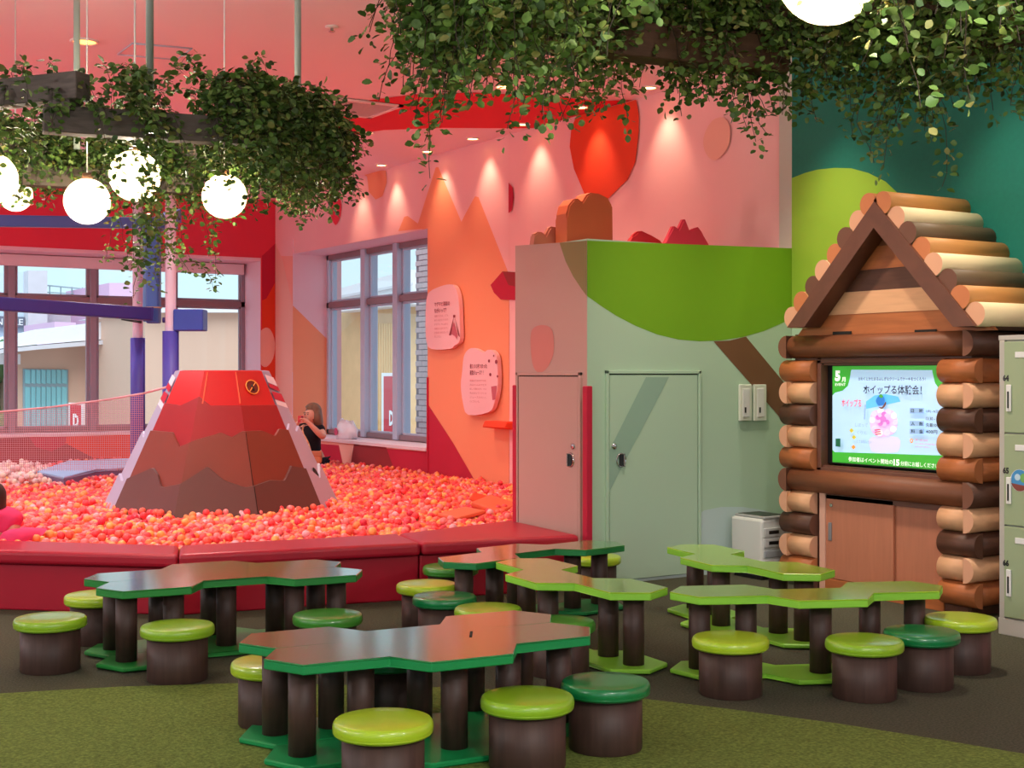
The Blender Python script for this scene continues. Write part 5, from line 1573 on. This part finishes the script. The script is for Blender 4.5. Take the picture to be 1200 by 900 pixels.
def woman():
    D = 17.75
    u_ = D / FPX
    base = C((368 - 600) / FPX * D, D, 0)
    t = empty('person', base, -YAW, 'woman with brown hair in a black top photographing with a red phone beside the window', 'person')
    def L(px, py, y=0.0): return Vector(((px - 368) * u_, y, EYE - (py - 438) * u_))
    # body: pelvis, trunk, neck, head; arms; legs kneel down to the pit floor
    N = [(L(368, 538, .02), .125)]; Ed = []
    ch = chain(N, Ed, 0, [(L(365, 527, .02), .115), (L(363, 515, .02), .13), (L(362, 505, .02), .115)])
    nk = chain(N, Ed, ch, [(L(364, 498.5, .01), .052), (L(364.5, 495.5, 0), .05)])
    hd = chain(N, Ed, nk, [(L(364, 491.5, -.02), .078), (L(365, 486, -.01), .098), (L(366, 480.5, .01), .085)])
    # her right arm (picture left): shoulder, elbow out, hand at the phone
    sR = chain(N, Ed, ch, [(L(350, 503, .03), .062)]); 
    wR = chain(N, Ed, sR, [(L(345, 505, -.06), .05), (L(344, 501, -.13), .042), (L(349, 497.5, -.18), .034), (L(352, 495.5, -.20), .027)])
    hand(N, Ed, wR, (L(356, 491, -.22) - L(352, 495.5, -.2)), (1, .2, .1), .95, .8)
    sL = chain(N, Ed, ch, [(L(375, 503.5, -.01), .066)])
    wL = chain(N, Ed, sL, [(L(379, 508, -.08), .054), (L(380.5, 512, -.13), .047), (L(374, 505, -.19), .042), (L(366, 496, -.22), .032), (L(363.5, 493.5, -.225), .027)])
    hand(N, Ed, wL, (L(358.5, 489.5, -.23) - L(363.5, 493.5, -.225)), (-1, .1, .1), .95, .7)
    for s in (-1, 1):
        chain(N, Ed, 0, [(L(368, 541, .02) + Vector((s * .085, 0, -.02)), .098), (Vector((s * .11 + .0, -.10, .16)), .078), (Vector((s * .12, -.13, .075)), .066), (Vector((s * .12, .12, .06)), .055), (Vector((s * .12, .30, .05)), .042), (Vector((s * .12, .40, .03)), .03)])
    b_ = skin_fig('body', N, Ed, M_skin, t)
    # shirt with short sleeves
    N = [(L(366, 536, .02), .138)]; Ed = []
    c_ = chain(N, Ed, 0, [(L(365, 527, .02), .135), (L(363, 515, .02), .15), (L(362, 505, .02), .134), (L(363, 499.5, .012), .072)])
    chain(N, Ed, c_ - 1, [(L(350, 503, .03), .080), (L(345.5, 505, -.05), .068), (L(344.5, 502.5, -.10), .060)])
    chain(N, Ed, c_ - 1, [(L(375, 503.5, -.01), .084), (L(379, 508, -.07), .072)])
    skin_fig('shirt', N, Ed, M_shirt, t)
    N = [(L(368, 538.5, .02), .142)]; Ed = []
    for s in (-1, 1): chain(N, Ed, 0, [(L(368, 542, .02) + Vector((s * .085, 0, -.02)), .112), (Vector((s * .11, -.10, .16)), .09), (Vector((s * .12, -.13, .08)), .076), (Vector((s * .12, .12, .065)), .065), (Vector((s * .12, .30, .055)), .05)])
    skin_fig('trousers', N, Ed, M_trous, t)
    # hair: cap over the skull, falling to the shoulder on the picture-right side
    bm = bmesh.new()
    hc = L(366.5, 483.5, .02)
    bmesh.ops.create_uvsphere(bm, u_segments=24, v_segments=16, radius=.124, matrix=Matrix.Translation(hc) @ Matrix.Diagonal((.98, .95, 1.06, 1)))
    for v_ in bm.verts:
        q = v_.co - hc
        if q.x < .0 and q.y < .03 and q.z < .055: v_.co = hc + q * .62          # opening for the face, which looks to the picture left
        if q.x > .01 and q.z < .03: v_.co.z -= .12 * min(1, (q.x + .02) / .1); v_.co.x += .012
        if q.y > .04 and q.z < .02: v_.co.z -= .10
    obj('hair', bm, M_hair, t, True)
    N = [(L(370.5, 479, -.02), .04)]; Ed = []
    chain(N, Ed, 0, [(L(373.5, 486, -.05), .045), (L(374.5, 493, -.05), .042), (L(375, 499, -.03), .03)])
    skin_fig('hair_lock', N, Ed, M_hair, t)
    # face looking left and down: nose, eyes, brows, mouth
    bm = bmesh.new(); add_tube(bm, L(357.6, 485.5, -.055), L(355.8, 489.2, -.075), .012, .018, 8); obj('nose', bm, M_skin, t, True)
    for (a, b, y) in ((358.3, 485.3, -.085), (362.3, 485.3, -.112)):
        bm = bmesh.new(); bmesh.ops.create_uvsphere(bm, u_segments=10, v_segments=6, radius=.008, matrix=Matrix.Translation(L(a, b, y + .004))); obj('eye', bm, M_black, t, True)
        bm = bmesh.new(); add_tube(bm, L(a - 1.4, b - 1.8, y - .006), L(a + 1.4, b - 1.9, y - .006), .006, seg=6); obj('eyebrow', bm, M_hair, t)
    bm = bmesh.new(); add_tube(bm, L(358, 491.4, -.085), L(361, 491.6, -.098), .009, seg=6); obj('mouth', bm, mat('lips', (184, 84, 84), .5), t)
    return t, L
wm, WL = woman()
def at_w(p): return Matrix.LocRotScale(wm.location, Euler((0, 0, -YAW)), None) @ p
ph = empty('phone', at_w(WL(355.5, 490.5, -.235)), -YAW, 'phone in a red case held up by the woman', 'phone')
obj('case', box((-.035, -.008, -.045), (.037, .006, .045), .006), mat('red_phone_case', (206, 50, 60), .4), ph)
obj('lens', tube((.02, -.012, .028), (.02, -.004, .028), .009, seg=12), M_black, ph)
bg = empty('shoulder_bag', at_w(WL(374, 534, -.16)), -YAW, 'small tan shoulder bag on a cream strap at the hip of the woman', 'bag')
obj('pouch', box((-.07, -.05, -.09), (.06, .03, .07), .03, 3), mat('tan_leather', (206, 128, 88), .5), bg)
obj('flap', box((-.072, -.056, .0), (.062, -.03, .074), .012), mat('tan_leather_flap', (190, 112, 76), .5), bg)
bm = bmesh.new()
Rm = Matrix.Rotation(0, 4, 'Z')
bl = lambda px, py, y: WL(px, py, y) - WL(374, 534, -.16)
add_path(bm, [bl(358.5, 497, -.17), bl(357, 503, -.19), bl(358, 508, -.19), bl(361, 513, -.185), bl(364, 519, -.18), bl(366, 527, -.17), bl(369, 532, -.15)], .011, 8)
obj('strap', bm, mat('cream_strap', (226, 190, 150), .7), bg)

def child_fig():
    D = 9.72; u_ = D / FPX
    base = C((0 - 600) / FPX * D, D, 0)
    t = empty('person', base, -YAW, 'small child in a pink top leaning at the bench at the left edge', 'person')
    def L(px, py, y=0.0): return Vector((px * u_, y, EYE - (py - 438) * u_))
    N = [(L(10, 622, .10), .07)]; Ed = []
    c_ = chain(N, Ed, 0, [(L(4, 614, .10), .10), (L(-12, 606, .08), .095)])
    nk = chain(N, Ed, c_, [(L(-17, 596, .06), .04), (L(-17, 590, .05), .05), (L(-16, 583, .04), .08), (L(-14, 575, .05), .07)])
    for s, y in ((-1, .16), (1, -.02)):
        w_ = chain(N, Ed, c_, [(L(-22, 608, y), .04), (L(-32, 618, y - .04), .033), (L(-42, 624, y - .06), .027), (L(-50, 622, y - .07), .02)])
        hand(N, Ed, w_, (-1, -.1, .05), (0, 0, -1), .6, .4)
        chain(N, Ed, 0, [(L(13, 636, .06 + y * .3), .045), (L(2, 650, y), .04), (L(10, 670, y + .02), .035), (L(4, 680, y), .03)])
    skin_fig('body', N, Ed, M_skin, t)
    N = [(L(14, 622, .09), .125)]; Ed = []
    c_ = chain(N, Ed, 0, [(L(4, 613.5, .10), .113), (L(-12, 606, .08), .108), (L(-16, 599, .065), .06)])
    for y in (.16, -.02): chain(N, Ed, c_ - 1, [(L(-22, 608, y), .055), (L(-32, 618, y - .04), .046)])
    skin_fig('pink_top', N, Ed, mat('bright_pink_cloth', (226, 60, 110), .8, .2, .05, 10), t)
    N = [(L(13, 622, .10), .125)]; Ed = []
    for y in (.16, -.02): chain(N, Ed, 0, [(L(18, 634, y), .10), (L(2, 650, y - .02), .075), (L(14, 672, y + .02), .055)])
    skin_fig('leggings', N, Ed, mat('rose_cloth', (226, 66, 116), .8, .2), t)
    bm = bmesh.new(); hc = L(-13, 582, .055)
    bmesh.ops.create_uvsphere(bm, u_segments=20, v_segments=14, radius=.10, matrix=Matrix.Translation(hc) @ Matrix.Diagonal((1, 1, 1.08, 1)))
    for v_ in bm.verts:
        q = v_.co - hc
        if q.x < -.02 and q.z < .03: v_.co = hc + q * .75
        if q.x > .0 and q.z < -.02: v_.co.z -= .05
    obj('hair', bm, mat('black_hair', (52, 34, 30), .5), t, True)
    for y in (-.045, .02):
        bm = bmesh.new(); bmesh.ops.create_uvsphere(bm, u_segments=8, v_segments=6, radius=.01, matrix=Matrix.Translation(L(-27, 583, y + .05))); obj('eye', bm, M_black, t)
child_fig()

# shopping bag on the window sill
pb = onx(405, 511, XW + .12)
t = empty('shopping_bag', (XW + .14, pb.y, WZ0 + .012), 0, 'crumpled white plastic bag with a pink mark on the window sill', 'bag')
bm = bmesh.new(); bmesh.ops.create_icosphere(bm, subdivisions=3, radius=.19)
rr = np.random.default_rng(3)
for v_ in bm.verts:
    n = v_.co.normalized()
    f = 1 + .16 * math.sin(9 * n.x + 3 * n.z) * math.cos(7 * n.y) + rr.normal(0, .035)
    v_.co = Vector((v_.co.x * .62 * f, v_.co.y * 1.35 * f, max(0, (v_.co.z + .10) * .85 * f)))
obj('bag_body', bm, mat('white_plastic_film', (236, 228, 236), .35, .5), t, True)
bm = bmesh.new()
add_path(bm, [(0, .06, .19), (-.03, .10, .25), (-.01, .13, .26), (.02, .15, .21)], .022, 8); add_path(bm, [(.03, .02, .19), (.05, .07, .235), (.04, .12, .20)], .016, 8)
obj('handles', bm, mat('white_plastic_film', (236, 228, 236)), t)
obj('printed_mark', flat([Vector((-.128, .07 + .05 * math.cos(a), .10 + .05 * math.sin(a))) for a in np.linspace(0, 6.28, 13)[:-1]], .008, (-1, 0, 0)), mat('pink_print', (196, 70, 110), .6), t)
